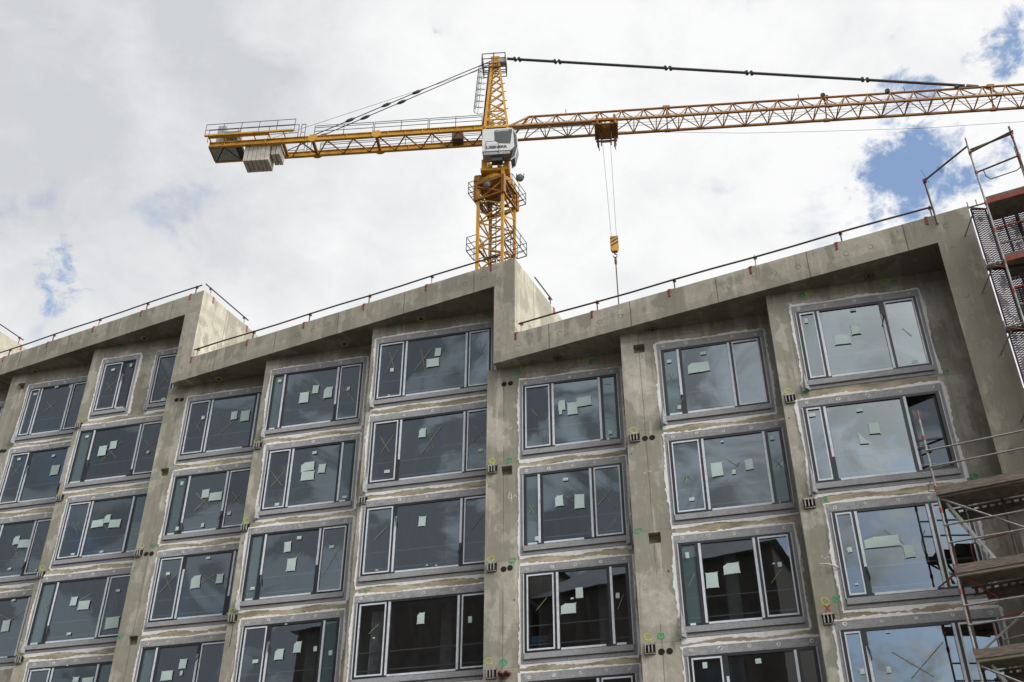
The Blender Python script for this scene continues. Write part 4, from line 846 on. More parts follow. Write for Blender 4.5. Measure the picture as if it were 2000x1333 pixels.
# nets behind the upper section
def net(s0, s1, d0, d1, z0, z1):
    mb = MB(); L = (Vector((s1, d1)) - Vector((s0, d0))).length; mb.quad([sp(s0, d0, z0), sp(s1, d1, z0), sp(s1, d1, z1), sp(s0, d0, z1)], [(0, z0), (L, z0), (L, z1), (0, z1)])
    n = mb.build('net_panel', 'perforated net', sca); mb = MB()
    for a_, b_ in (((s0, d0, z0), (s0, d0, z1)), ((s1, d1, z0), (s1, d1, z1)), ((s0, d0, z0), (s1, d1, z0)), ((s0, d0, z1), (s1, d1, z1))): mb.bar(sp(*a_), sp(*b_), 0.035)
    mb.build('net_edge', 'cable black', n)
for z0, z1 in ((17.42, 19.16), (15.54, 17.22), (13.66, 15.34), (11.8, 13.45)):
    net(14.10, 14.44, 0.82, 0.66, z0 - .06, z1 + .08)
    for k in range(4): net(14.50 + k * 0.60, 15.10 + k * 0.60, 0.14, 0.14, z0 - .06, z1 + .08)
    if z0 < 17:
        for k in range(4): net(14.58 + k * 0.60, 15.18 + k * 0.60, -0.25, -0.25, z0 - .06, z1 + .08)
    mb = MB(); mb.bar(sp(14.06, .80, z0 - .08), sp(17.2, .10, z0 - .08), .10); mb.build('net_beam', 'cable black', sca)
    for s_ in (14.53, 14.8, 15.15, 15.5, 15.8): tube('net_pole', sp(s_, 0.10, z0 - .1), sp(s_, 0.10, z1 + .1), 0.03, 'cable black')
# lower section decks
for i, z in enumerate((11.73, 9.86, 8.0, 6.13)):
    ov = (0.0, 0.02, 0.0, 0.0)[i]
    mb = MB()
    for k in range(3): RB.box(mb, 11.72 + ov, 14.46, 0.22 + k * 0.235, 0.44 + k * 0.235, z - 0.19, z - 0.145)
    mb.build('deck', 'plank underside', sca)
    mb = MB()
    for k in range(2): RB.box(mb, 11.95 + .2 * (i % 2), 14.46, -0.42 + k * 0.29, -0.15 + k * 0.29, z - 0.33, z - 0.29)
    mb.build('inner_deck', 'weathered planks', sca)
    mb = MB(); RB.box(mb, 11.68, 14.7, OD + 0.03, OD + 0.065, z - 0.17, z + 0.02); mb.build('toe_board', 'weathered planks', sca)
    mb = MB(); RB.box(mb, 11.72, 14.6, OD - 0.05, OD + 0.02, z - 0.22, z - 0.175); mb.build('deck_batten', 'pale batten' if i else 'weathered planks', sca)
    mb = MB()
    for q in (ID - .06,):
        RB.box(mb, 11.9, 14.3, q - 0.02, q + 0.02, z - 0.40, z - 0.36); RB.box(mb, 11.9, 14.3, q - 0.02, q + 0.02, z - 0.24, z - 0.20)
        s_ = 11.95
        while s_ < 14.2: RB.box(mb, s_, s_ + 0.07, q - 0.015, q + 0.015, z - 0.36, z - 0.24); s_ += 0.17
    mb.build('lattice_beam', 'rusty steel', sca)
    tube('transom', sp(11.70, OD, z - 0.2), sp(11.70, ID, z - 0.2), 0.024, 'red lead paint'); tube('transom', sp(14.48, OD, z - 0.2), sp(14.48, ID, z - 0.2), 0.024)
    if i < 3:
        za, zb = (z + 0.56, z + 0.98)
        tube('guard_bar', sp(11.70, OD + .02, za), sp(14.9, OD + .02, za)); tube('guard_bar', sp(11.70, OD + .02, zb), sp(14.9, OD + .02, zb))
# inner uprights, braces, ladders
tube('brace', sp(11.74, OD - .03, 11.50), sp(14.4, OD - .03, 9.72), 0.024); tube('brace', sp(11.76, OD - .05, 7.95), sp(14.4, OD - .05, 9.75), 0.024); tube('brace', sp(11.74, OD - .04, 7.70), sp(14.4, OD - .04, 6.0), 0.024)
tube('brace', sp(11.2, -.3, 9.95), sp(11.74, OD, 9.75), 0.02, 'red lead paint'); tube('brace', sp(11.75, OD, 9.72), sp(12.4, 0.1, 9.32), 0.02, 'red lead paint')
pole(12.98, ID, 5, 12.1, 'rusty steel'); pole(11.72, ID, 5, 11.6, 'rusty steel')
def ladder(s0, z1, s1, z0, d=0.55):
    mb = MB(); a, b = sp(s0, d, z1), sp(s1, d, z0); sd = rn3 * 0.17
    for k in (-1, 1): mb.bar(a + sd * k, b + sd * k, 0.045, 0.06)
    n = 8
    for k in range(1, n): c = a + (b - a) * (k / n); mb.bar(c - sd, c + sd, 0.028)
    mb.build('ladder', 'ladder aluminium', sca)
ladder(11.84, 11.45, 12.62, 9.80); ladder(11.95, 7.75, 12.75, 6.1); 
mb = MB(); pts = [sp(12.1, ID + .1, 9.96), sp(12.1, ID + .1, 10.55), sp(12.35, ID + .1, 10.62), sp(12.9, ID + .1, 10.66)]; mb.tube(pts, 0.016, 6); mb.build('guard_frame', 'red lead paint', sca)
mb = MB(); pts = [sp(12.15, ID + .1, 8.1), sp(12.15, ID + .1, 8.75), sp(12.4, ID + .1, 8.85), sp(13.0, ID + .1, 8.9)]; mb.tube(pts, 0.018, 6); mb.build('guard_frame', 'red lead paint', sca)
mb = MB(); pts = [sp(12.25, .5, 8.45), sp(12.3, .5, 8.3), sp(12.9, .5, 8.36), sp(12.98, .5, 8.5)]; mb.tube(pts, 0.014, 6); mb.build('guard_frame', 'galvanised steel', sca)
cable('thin ropes dangling from the highest front deck of the scaffold', [sp(12.15, .4, 11.5), sp(12.2, .45, 11.1), sp(12.12, .4, 10.9), sp(12.25, .4, 10.5)], 0.010, 'cable grey', 'rope', 'rope')
cable('black hose looping below the upper left end of the scaffold deck', [sp(11.60, .4, 12.2), sp(11.5, .5, 11.95), sp(11.62, .8, 11.75), sp(11.7, .9, 11.7)], 0.010, 'cable black', 'hose', 'hose')

# ------------------------------------------------------------------ tower crane
CX, CY = -1.07, 58.0
JU = Vector((0.9960, -0.0889)); JN = Vector((-0.0889, -0.9960))
J = Fr((CX, CY), JU, JN)        # u along the jib, n towards the camera
cr = thing('tower_crane', 'tall yellow tower crane with white cab standing behind the block, jib reaching right', 'crane', (CX, CY, GZ))
jb = lambda u, n, z: J.P(u, n, z)
def sect(mb, z0, z1, corners, wd, diag, horiz=True, mi=0):
    for i in range(4):
        a, b = corners[i], corners[(i + 1) % 4]
        A0, B0, A1, B1 = Vector((a[0], a[1], z0)), Vector((b[0], b[1], z0)), Vector((a[0], a[1], z1)), Vector((b[0], b[1], z1))
        zm = (z0 + z1) / 2
        if diag == 'k':
            mb.bar(A0, (B0 + B1) / 2, wd); mb.bar((B0 + B1) / 2, A1, wd)
        if horiz: mb.bar(A0, B0, wd * 1.05)
# mast, turned 25.6 degrees
mc = [(-2.29 + 0.0, 57.57), (-0.63, 56.77), (0.17, 58.43), (-1.49, 59.23)]
mb = MB()
for c in mc: mb.bar((c[0], c[1], GZ), (c[0], c[1], 54.0), 0.19, up=(0.3, 1, 0))
z = 14.0; k = 0
while z < 53.4:
    for i in range(4):
        a, b = (mc[i], mc[(i + 1) % 4])
        if (k + 0) % 2: a, b = b, a
        A, B_ = Vector((a[0], a[1], z)), Vector((b[0], b[1], z + 1.05)); mb.bar(A, B_, 0.075)
        if k % 2 == 0:
            mb.bar(Vector((a[0], a[1], z)), Vector((b[0], b[1], z)), 0.085)
    z += 1.05; k += 1
mb.build('mast', 'crane yellow', cr)
# clutter inside the mast: ladder, landings
mb = MB(); lx, ly = -1.25, 58.35
for k in (-1, 1): mb.bar((lx + k * .17, ly, 14), (lx + k * .17, ly + .02, 54), 0.045)
z = 14
while z < 54: mb.bar((lx - .17, ly, z), (lx + .17, ly, z), 0.03); z += 0.3
mb.build('mast_ladder', 'crane dark steel', cr)
def lerp2(a, b, t_): return (a[0] + (b[0] - a[0]) * t_, a[1] + (b[1] - a[1]) * t_)
for z, half in ((47.3, 0), (51.3, 1), (43.0, 1)):
    mb = MB(); a, b, c, d = mc
    p0, p1 = (a, b) if half else (c, d); q0, q1 = lerp2(p0, d if half else b, .5), lerp2(p1, c if half else a, .5)
    n = 9
    for i in range(n + 1):
        t_ = i / n; A = lerp2(p0, p1, t_); B_ = lerp2(q0, q1, t_); mb.bar((A[0], A[1], z), (B_[0], B_[1], z), 0.05, 0.03)
    for u_, v_ in ((p0, p1), (q0, q1)): mb.bar((u_[0], u_[1], z), (v_[0], v_[1], z), 0.06)
    mb.build('mast_landing', 'crane dark steel', cr)
# service cages around the mast
def cage(u0, u1, n0, n1, z, h=1.05, tilt=0.0):
    mb = MB(); P = [jb(u0, n0, z), jb(u1, n0, z), jb(u1, n1, z), jb(u0, n1, z)]
    for i in range(4):
        a, b = P[i], P[(i + 1) % 4]
        for zz in (0, h * .5, h): mb.bar(a + Vector((0, 0, zz)), b + Vector((0, 0, zz)), 0.045 if zz else 0.07)
        L = (b - a).length; m_ = max(1, int(L / 0.7))
        for k in range(m_): c = a + (b - a) * (k / m_); mb.bar(c, c + Vector((0, 0, h)), 0.045)
    m_ = max(2, int(abs(n1 - n0) / 0.35))
    for k in range(m_ + 1):
        t_ = k / m_; mb.bar(P[0] + (P[3] - P[0]) * t_, P[1] + (P[2] - P[1]) * t_, 0.05, 0.03)
    return mb.build('service_cage', 'crane dark steel', cr)
mrot = Fr((CX, CY), (0.9015, -0.4327), (-0.4327, -0.9015))
def cage_m(u0, u1, n0, n1, z, h=1.05):
    global J, jb
    return None
def cage2(fr, u0, u1, n0, n1, z, h=1.0):
    mb = MB(); P = [fr.P(u0, n0, z), fr.P(u1, n0, z), fr.P(u1, n1, z), fr.P(u0, n1, z)]
    for i in range(4):
        a, b = P[i], P[(i + 1) % 4]
        for zz in (0, h * .5, h): mb.bar(a + Vector((0, 0, zz)), b + Vector((0, 0, zz)), 0.035 if zz else 0.05)
        L = (b - a).length; m_ = max(1, int(L / 0.8))
        for k in range(m_): c = a + (b - a) * (k / m_); mb.bar(c, c + Vector((0, 0, h)), 0.035)
    m_ = max(2, int(abs(n1 - n0) / 0.42))
    for k in range(m_ + 1):
        t_ = k / m_; mb.bar(P[0] + (P[3] - P[0]) * t_, P[1] + (P[2] - P[1]) * t_, 0.035, 0.03)
    mb.build('service_cage', 'crane dark steel', cr)
cage2(mrot, -1.62, -1.0, -1.0, 1.1, 52.5); cage2(mrot, 1.0, 1.62, -1.3, 0.9, 52.2)
cage2(mrot, -1.75, -1.0, -0.2, 0.9, 47.6, 1.15); cage2(mrot, 1.0, 1.7, -1.2, 0.8, 47.5, 1.1)
def lamp(c):
    mb = MB(); d = Vector((-0.1, -0.5, -0.85)); mb.tube([c, c + d * 0.10, c + d * 0.26], [0.14, 0.24, 0.27], 14); mb.tube([c + d * .262, c + d * .27], [0.235, 0.235], 14, 1); mb.bar(c + Vector((-.25, 0, .3)), c + Vector((-.25, 0, -.1)), .04); mb.bar(c + Vector((.25, 0, .3)), c + Vector((.25, 0, -.1)), .04)
    mb.build('floodlight', ['crane dark steel', 'cab grey'], cr, True)
lamp(jb(-0.5, 1.25, 52.55)); lamp(jb(1.75, 1.3, 52.95))
# mast head frame and slewing ring
mb = MB(); h_ = 1.12
mrot.box(mb, -h_, h_, -h_, h_, 53.0, 53.28)
for u, n in ((-1, -1), (1, -1), (1, 1), (-1, 1)): mb.bar(mrot.P(u * 1.05, n * 1.05, 51.6), mrot.P(u * 1.05, n * 1.05, 53.1), 0.24)
for i in range(4):
    q = ((-1, -1), (1, -1), (1, 1), (-1, 1)); a, b = q[i], q[(i + 1) % 4]; mb.bar(mrot.P(a[0] * 1.05, a[1] * 1.05, 51.7), mrot.P(b[0] * 1.05, b[1] * 1.05, 52.9), 0.09); mb.bar(mrot.P(a[0] * 1.05, a[1] * 1.05, 51.7), mrot.P(b[0] * 1.05, b[1] * 1.05, 51.7), 0.12)
mb.build('head_frame', 'crane yellow shaded', cr)
mb = MB(); c = jb(0, 0, 0); mb.tube([c + Vector((0, 0, 53.2)), c + Vector((0, 0, 53.45)), c + Vector((0, 0, 53.5)), c + Vector((0, 0, 53.95))], [1.15, 1.22, 1.0, 0.92], 28); mb.build('slewing_ring', 'crane yellow', cr)
mb = MB(); J.box(mb, -1.0, 1.0, -1.0, 1.0, 53.95, 54.15)
for u in (-0.78, 0.78):
    for n in (-.7, .75): mb.bar(jb(u, n, 54.1), jb(u, n, 58.4), 0.17)
for n in (-.7, .75):
    mb.bar(jb(-.78, n, 56.2), jb(.78, n, 56.2), .12); mb.bar(jb(-.78, n, 58.4), jb(.78, n, 58.4), .2); mb.bar(jb(-.78, n, 56.2), jb(.78, n, 58.3), .09)
for s_ in (-1, 1):   # gusset plates under the cab
    P = [jb(s_ * 0.55, 1.05, 54.9), jb(s_ * 0.95, 1.05, 54.15), jb(s_ * 0.95, 1.05, 54.9)]
    mb.hexa([jb(s_ * .45, .9, 53.95), jb(s_ * .95, .9, 53.95), jb(s_ * .95, 1.08, 53.95), jb(s_ * .45, 1.08, 53.95), jb(s_ * .72, .9, 55.0), jb(s_ * .95, .9, 55.0), jb(s_ * .95, 1.08, 55.0), jb(s_ * .72, 1.08, 55.0)])
mb.bar(jb(-1.0, 1.05, 54.0), jb(1.0, 1.05, 54.0), 0.22); mb.bar(jb(-.95, .95, 53.9), jb(-.2, 1.2, 54.25), .16); mb.bar(jb(.95, .95, 53.9), jb(.2, 1.2, 54.25), .16)
mb.build('turntable', 'crane yellow', cr)
for u in (-1.35, -1.05): mb = MB(); mb.tube([jb(u, 0.5, 53.4), jb(u, .5, 53.95)], [.2, .17], 12); mb.bar(jb(u, .5, 53.4), jb(u + .1, .5, 53.2), .28); mb.build('slewing_motor', 'crane yellow shaded', cr)
# cab
mb = MB(); cn0, cn1 = 0.95, 1.85
prof = [(-0.83, 55.02), (1.15, 55.02), (1.40, 55.3), (1.30, 57.08), (1.18, 57.15), (-0.83, 57.15)]
fp = [jb(u, cn1, z) for u, z in prof]; bp = [jb(u, cn0, z) for u, z in prof]
mb.quad(fp)
mb.quad(bp[::-1])
for i in range(len(prof)): k = (i + 1) % len(prof); mb.quad([fp[k], fp[i], bp[i], bp[k]])
cab = mb.build('cab', 'cab white', cr)
mb = MB(); wp = [(0.02, 56.0), (0.35, 55.72), (1.12, 55.62), (1.26, 57.0), (0.12, 57.0), (0.0, 56.9)]
mb.quad([jb(u, cn1 + .012, z) for u, z in wp]); 
for i in range(6):
    a, b = wp[i], wp[(i + 1) % 6]; mb.quad([jb(a[0], cn1 + .012, a[1]), jb(b[0], cn1 + .012, b[1]), jb(b[0], cn1 - .01, b[1]), jb(a[0], cn1 - .01, a[1])])
mb.build('side_window', 'cab glass', cab)
mb = MB(); pf = [(1.15, 54.1), (1.42, 54.35), (1.62, 55.3), (1.55, 56.4), (1.32, 57.0), (1.30, 55.2)]
A = [jb(u, cn1 - .06, z) for u, z in pf]; B_ = [jb(u, cn0 + .06, z) for u, z in pf]
mb.quad(A); mb.quad(B_[::-1])
for i in range(6): k = (i + 1) % 6; mb.quad([A[k], A[i], B_[i], B_[k]])
mb.build('front_window', 'cab glass', cab)
mb = MB()
for n in (cn0 + .03, cn1 - .03):
    for a, b in zip(pf[:5], pf[1:5]): mb.bar(jb(a[0], n, a[1]), jb(b[0], n, b[1]), 0.06)
mb.build('window_frame', 'cab white', cab)
mb = MB(); J.box(mb, -0.72, 1.1, cn0 + .1, cn1 - .04, 54.72, 55.015); mb.build('cab_floor', 'cab grey', cab)
mb = MB(); J.box(mb, -.2, .55, cn0 + .2, cn1 - .2, 54.3, 54.72); mb.build('heater_box', 'crane dark steel', cab)
text_mesh('LIEBHERR', 0.34, 'lettering', 'lettering black', cab, jb(0.17, cn1 + .014, 55.34), (JU.x, JU.y, 0), (0, 0, 1), .004, 2.0)
text_mesh('LIEBHERR', 0.22, 'lettering', 'cab white', cab, jb(0.55, cn1 + .018, 56.90), (JU.x, JU.y, 0), (0, 0, 1), .004, 1.0)
mb = MB(); q = [jb(-.55, cn1 + .2, 54.75), jb(.32, cn1 + .2, 54.75), jb(.32, cn1 + .2, 55.75), jb(-.55, cn1 + .2, 55.75)]
for i in range(4): mb.bar(q[i], q[(i + 1) % 4], 0.028)
for p_ in q: mb.bar(p_, p_ - Vector((JN.x, JN.y, 0)) * .2, 0.025)
mb.build('cab_balcony', 'crane dark steel', cab)
# tower head
mb = MB()
HB, HT, zb, zt = 0.82, 0.24, 58.4, 66.1
def hp(su, sn, t_): u = su * (HB + (HT - HB) * t_) - 0.17 * t_; n = sn * (0.72 + (0.22 - 0.72) * t_); return jb(u, n, zb + (zt - zb) * t_)
for su in (-1, 1):
    for sn in (-1, 1): mb.bar(hp(su, sn, 0), hp(su, sn, 1.0), 0.16, up=(JN.x, JN.y, 0))
ts = [0, .115, .235, .36, .49, .605, .71, .80, .88, .95]
for a, b in zip(ts, ts[1:]):
    for sn in (-1, 1): mb.bar(hp(-1, sn, a), hp(1, sn, b), 0.065); mb.bar(hp(1, sn, a), hp(-1, sn, b), 0.065)
    mb.bar(hp(-1, -1, a), hp(-1, 1, b), 0.06); mb.bar(hp(1, 1, a), hp(1, -1, b), 0.06)
for t_ in (0.0, .115, .235, 1.0):
    for a, b in (((-1, 1), (1, 1)), ((-1, -1), (1, -1)), ((-1, -1), (-1, 1)), ((1, -1), (1, 1))): mb.bar(hp(*a, t_), hp(*b, t_), 0.08 if 0 < t_ < 1 else .2)
J.box(mb, -0.5, 0.16, -.3, .3, 65.7, 66.45)
for t_ in (.25, .37, .5, .62): q = hp(1, 1, t_); mb.bar(q, q + ru3 * .25, 0.05)
mb.build('tower_head', 'crane yellow', cr)
mb = MB(); P = [jb(-1.12, -.6, 65.15), jb(0.62, -.6, 65.15), jb(.62, .75, 65.15), jb(-1.12, .75, 65.15)]
for i in range(4):
    a, b = P[i], P[(i + 1) % 4]
    for zz in (0, .55, 1.1): mb.bar(a + Vector((0, 0, zz)), b + Vector((0, 0, zz)), 0.05)
    mb.bar(a, a + Vector((0, 0, 1.1)), 0.055); c = (a + b) / 2; mb.bar(c, c + Vector((0, 0, 1.1)), .04)
for k in range(5): mb.bar(P[0] + (P[3] - P[0]) * (k / 4), P[1] + (P[2] - P[1]) * (k / 4), .05)
mb.bar(jb(-.3, .1, 66.4), jb(-.3, .1, 67.1), .05)
mb.build('top_platform', 'crane dark steel', cr)
mb = MB(); J.box(mb, 0.18, .62, -.2, .2, 65.9, 66.3); mb.build('top_sheave', 'cab grey', cr)
# caged ladder up the tower head
mb = MB()
for n in (.12, .48): mb.bar(jb(-1.02, n, 58.6), jb(-.58, n, 65.6), 0.06)
k = 0
while k < 24: t_ = k / 24; c0, c1 = jb(-1.02 + .44 * t_, .12, 58.6 + 7 * t_), jb(-1.02 + .44 * t_, .48, 58.6 + 7 * t_); mb.bar(c0, c1, 0.04); k += 1
mb.build('head_ladder', 'crane dark steel', cr)
mb = MB()
def cg(t_, an): u = -1.02 + .44 * t_; return jb(u - .42 - .40 * math.cos(an), .3 + .36 * math.sin(an), 58.6 + 7 * t_)
for an in (-1.2, -.6, 0, .6, 1.2): mb.bar(cg(.30, an), cg(.93, an), 0.024)
for k in range(8):
    t_ = .30 + .09 * k; pr = None
    for j_ in range(9):
        an = -2.2 + 4.4 * j_ / 8; c = cg(t_, an)
        if pr is not None: mb.bar(pr, c, 0.028)
        pr = c
mb.build('ladder_cage', 'crane dark steel', cr)
# jib: two lower chords, one upper chord
JZ, JA, HW = 58.45, 60.02, 0.70
def jibz(mb, s0, s1):
    mb.bar(jb(s0, HW, JZ), jb(s1, HW, JZ), 0.15); mb.bar(jb(s0, -HW, JZ), jb(s1, -HW, JZ), 0.15)
mb = MB(); jibz(mb, 0.9, 52); mb.tube([jb(2.2, 0, JA), jb(52, 0, JA)], 0.085, 8)
mb.bar(jb(.85, HW, JZ), jb(2.3, 0, JA), .11); mb.bar(jb(.85, -HW, JZ), jb(2.3, 0, JA), .11)
PT = 1.583; s_ = 2.67; k = 0
while s_ < 51:
    for sn in (-1, 1):
        mb.bar(jb(s_, 0, JA), jb(s_ - PT / 2, sn * HW, JZ), 0.065); mb.bar(jb(s_, 0, JA), jb(s_ + PT / 2, sn * HW, JZ), 0.065)
    mb.bar(jb(s_ + PT / 2, HW, JZ), jb(s_ + PT / 2, -HW, JZ), 0.06)
    if k % 2: mb.bar(jb(s_ - PT / 2, HW, JZ), jb(s_ + PT / 2, -HW, JZ), 0.05)
    else: mb.bar(jb(s_ - PT / 2, -HW, JZ), jb(s_ + PT / 2, HW, JZ), 0.05)
    s_ += PT; k += 1
mb.build('jib', 'crane yellow shaded', cr)
for q in (12.2, 23.4, 34.9):
    mb = MB(); mb.bar(jb(q - .25, 0, JA + .02), jb(q + .25, 0, JA + .02), .24); mb.bar(jb(q - .2, HW, JZ), jb(q + .2, HW, JZ), .2); mb.bar(jb(q - .2, -HW, JZ), jb(q + .2, -HW, JZ), .2); mb.bar(jb(q, 0, JA), jb(q, HW, JZ), .08); mb.bar(jb(q, 0, JA), jb(q, -HW, JZ), .08); mb.build('jib_joint', 'crane yellow shaded', cr)
for q in (5.0, 21.6, 29.0): tube('jib_stub', jb(q, 0.05, JA), jb(q, .05, JA + .45), 0.035, 'crane dark steel', cr)
for q in (23.3, 27.8, 32.6): mb = MB(); c = jb(q, .08, JA + .14); mb.tube([c - rn3 * .1, c + rn3 * .1], .17, 10); mb.build('rope_pulley', 'crane dark steel', cr)
# thin ropes inside the jib
for n, z in ((.0, 59.4), (.3, 58.95), (-.3, 58.75), (.1, 58.6)): tube('jib_rope', jb(1.0, n, z), jb(50, n, z + .05), 0.013, 'cable black', cr)
mb = MB(); J.box(mb, 1.0, 7.0, -.25, .25, 59.02, 59.06); mb.build('jib_walkway', 'cab grey', cr)
# jib pendant bars
def pend(u): return 66.42 - (u - .6) * (66.42 - 60.25) / (33.4 - .6)
joints = [1.47, 4.5, 12.66, 18.46, 26.5]; pr = .6
for q in joints + [33.3]:
    for sn in (-1, 1):
        mb = MB(); mb.bar(jb(pr + .1, .06 * sn, pend(pr + .1)), jb(q - .1, .06 * sn, pend(q - .1)), .085); mb.build('pendant_bar', 'crane dark steel', cr)
    if q < 33:
        mb = MB()
        for e in (-.17, .17): c = jb(q + e, 0, pend(q + e)); mb.tube([c - rn3 * .16, c + rn3 * .16], .125, 10)
        mb.bar(jb(q - .2, 0, pend(q)), jb(q + .2, 0, pend(q)), .08); mb.build('pendant_joint', 'crane dark steel', cr)
    pr = q
mb = MB(); mb.bar(jb(33.3, 0, 60.27), jb(34.1, 0, 60.1), .16); mb.bar(jb(31.8, 0, 60.05), jb(34, 0, 60.22), .07); mb.build('pendant_anchor', 'crane dark steel', cr)
# slack travel rope under the jib
pts = [jb(8.6, 0, 57.95), jb(11.95, 0, 57.62), jb(17.3, 0, 57.02), jb(22.5, 0, 56.72), jb(29.4, 0, 56.4), jb(36.3, 0, 56.43), jb(44, 0, 57.1), jb(50, 0, 58.2)]
mb = MB(); mb.tube(pts, 0.016, 4); mb.build('slack_rope', 'cable black', cr)
# counter-jib
mb = MB()
for sn in (-1, 1):
    n = sn * 0.75
    for (z0, z1, hw) in ((58.20, 58.25, .11), (58.61, 58.66, .11), (58.25, 58.61, .025)):
        J.box(mb, -20.95, -0.95, n - hw, n + hw, z0, z1)
    k = -19.8
    while k < -1: J.box(mb, k - .02, k + .02, n - .10, n + .10, 58.25, 58.61); k += 1.25 if k > -9 else 3.0
mb.build('counter_girder', 'crane yellow', cr)
mb = MB(); k = 0; s_ = -20.8
while s_ < -1.6:
    if not (-18.4 < s_ < -16.9): mb.bar(jb(s_, -.7, 58.24), jb(s_ + .95, .7, 58.24), .08); mb.bar(jb(s_ + .95, .7, 58.24), jb(s_ + 1.9, -.7, 58.24), .08)
    s_ += 1.9
for q in (-20.9, -15.5, -13.3, -8.64, -1.0): mb.bar(jb(q, -.72, 58.35), jb(q, .72, 58.35), .2)
mb.bar(jb(-20.9, -.68, 58.26), jb(-15.0, -.68, 58.26), .06); mb.build('counter_bracing', 'crane yellow shaded', cr)
for q in (-13.3, -8.64):
    for sn in (-1, 1):
        mb = MB(); n = sn * .78 + sn * .08; oct_ = [(-.34, .12), (-.2, .3), (.2, .3), (.34, .12), (.34, -.22), (.12, -.36), (-.12, -.36), (-.34, -.22)]
        A = [jb(q + a, n + .03, 58.44 + b) for a, b in oct_]; B_ = [jb(q + a, n - .03, 58.44 + b) for a, b in oct_]; mb.quad(A); mb.quad(B_[::-1])
        for i in range(8): k = (i + 1) % 8; mb.quad([A[k], A[i], B_[i], B_[k]])
        mb.build('splice_plate', 'crane yellow', cr)
for (a, b) in ((-21.1, -18.9), (-18.8, -14.4), (-14.2, -13.9), (-13.2, -8.9), (-8.8, -4.9), (-4.8, -1.0)):
    for sn in (-1, 1):
        mb = MB(); n = sn * .88; hgt = 1.15
        for zz in (.45, .85 if a < -14 else .82, 1.25 if a < -14 else 1.0):
            if zz == .85 and a < -14: continue
            mb.bar(jb(a, n, 58.6 + zz), jb(b, n, 58.6 + zz), .035)
        m_ = max(1, round((b - a) / 1.9)); top = 1.25 if a < -14 else 1.0
        for k in range(m_ + 1): q = a + (b - a) * k / m_; mb.bar(jb(q, n, 58.6), jb(q, n, 58.6 + top), .035)
        mb.build('handrail', 'crane dark steel', cr)
mb = MB(); J.box(mb, -20.8, -16.4, 1.22, 1.5, 58.62, 58.66)
for q in (-20.8, -19.7, -18.6, -17.5, -16.4, -15.3): mb.bar(jb(q, .8, 58.62), jb(q, 1.5, 58.64), .07)
mb.bar(jb(-21.1, 1.5, 58.68), jb(-14.5, 1.5, 58.68), .14); mb.build('side_walkway', 'crane yellow', cr)
for n in (1.5,):
    mb = MB()
    for zz in (.55, 1.1): mb.bar(jb(-21.1, n, 58.7 + zz), jb(-14.5, n, 58.7 + zz), .035)
    for k in range(6): mb.bar(jb(-21.1 + k * 1.32, n, 58.7), jb(-21.1 + k * 1.32, n, 59.8), .035)
    mb.build('handrail', 'crane dark steel', cr)
mb = MB(); J.box(mb, -20.7, -20.1, .0, .4, 58.7, 60.75); mb.build('control_cabinet', 'cab grey', cr)
mb = MB(); mb.tube([jb(-19.95, .3, 59.35), jb(-18.95, .3, 59.35)], .62, 18); mb.build('hoist_drum', 'machinery green', cr)
mb = MB(); J.box(mb, -20.3, -18.6, -.6, .6, 58.3, 58.6); mb.build('winch_base', 'crane dark steel', cr)
mb = MB(); J.box(mb, -20.85, -19.0, -.68, .68, 58.20, 58.235); mb.build('deck_plate', 'cab grey', cr)
mb = MB(); J.box(mb, -3.3, -2.5, -.7, -.1, 58.4, 59.1); mb.build('switch_box', 'rusty steel', cr)
for k in range(8):
    if k < 6: u0, zb_, zt_, n0, n1 = -18.28 + k * .315, 56.78, 58.75, -.62, .62
    else: u0, zb_, zt_, n0, n1 = -16.30 + (k - 6) * .33, 57.35, 58.75, -.62, .55
    mb = MB(); e = .03
    J.box(mb, u0, u0 + .285, n0, n1, zb_ + e, zt_); J.box(mb, u0 + e, u0 + .285 - e, n0 + e, n1 - e, zb_, zb_ + e)
    o = mb.build('counterweight_slab', 'counterweight concrete', cr)
# counter-jib pendants
def pcable(a, b, name='counter_pendant'):
    mb = MB(); mb.tube([a, b], .035, 6)
    for t_ in (.43, .60, .80): c = a + (b - a) * t_; d = (b - a).normalized(); mb.tube([c - d * .45, c - d * .15, c + d * .15, c + d * .45], [.03, .12, .12, .03], 8)
    mb.build(name, 'crane dark steel', cr)
pcable(jb(-.45, -.2, 66.2), jb(-16.3, -.75, 58.6)); pcable(jb(-.45, .25, 66.0), jb(-13.3, .78, 58.75)); tube('signal_cable', jb(-1.1, .2, 65.2), jb(-16.5, 0.5, 59.0), .014, 'cable black', cr)
# trolley
mb = MB(); T0, T1 = 7.05, 8.58
for n in (-.85, .85): mb.bar(jb(T0, n, 58.35), jb(T1, n, 58.35), .2); mb.bar(jb(T0, n, 57.95), jb(T1, n, 57.95), .1)
for u in (T0, T0 + .45, T1 - .45, T1): mb.bar(jb(u, -.85, 58.15), jb(u, .85, 58.15), .13)
for u in (T0 + .15, T1 - .15): mb.bar(jb(u, .9, 58.75), jb(u, .9, 57.9), .13); mb.bar(jb(u, -.9, 58.7), jb(u, -.9, 57.5), .12)
J.box(mb, T0 + .5, T1 - .5, -.6, .6, 57.85, 58.2); J.box(mb, T0 + .05, T0 + .42, -.75, .75, 58.2, 58.28); J.box(mb, T1 - .42, T1 - .05, -.75, .75, 58.2, 58.28)
mb.build('trolley', 'crane yellow shaded', cr)
mb = MB()
for u in (7.42, 8.12):
    for n in (-.5, .3): mb.bar(jb(u, n, 57.9), jb(u, n, 57.15), .06)
q = [jb(7.42, 0, 57.0), jb(8.12, 0, 57.0), jb(8.12, 0, 57.4), jb(7.42, 0, 57.4)]
for i in range(4): mb.bar(q[i], q[(i + 1) % 4], .06)
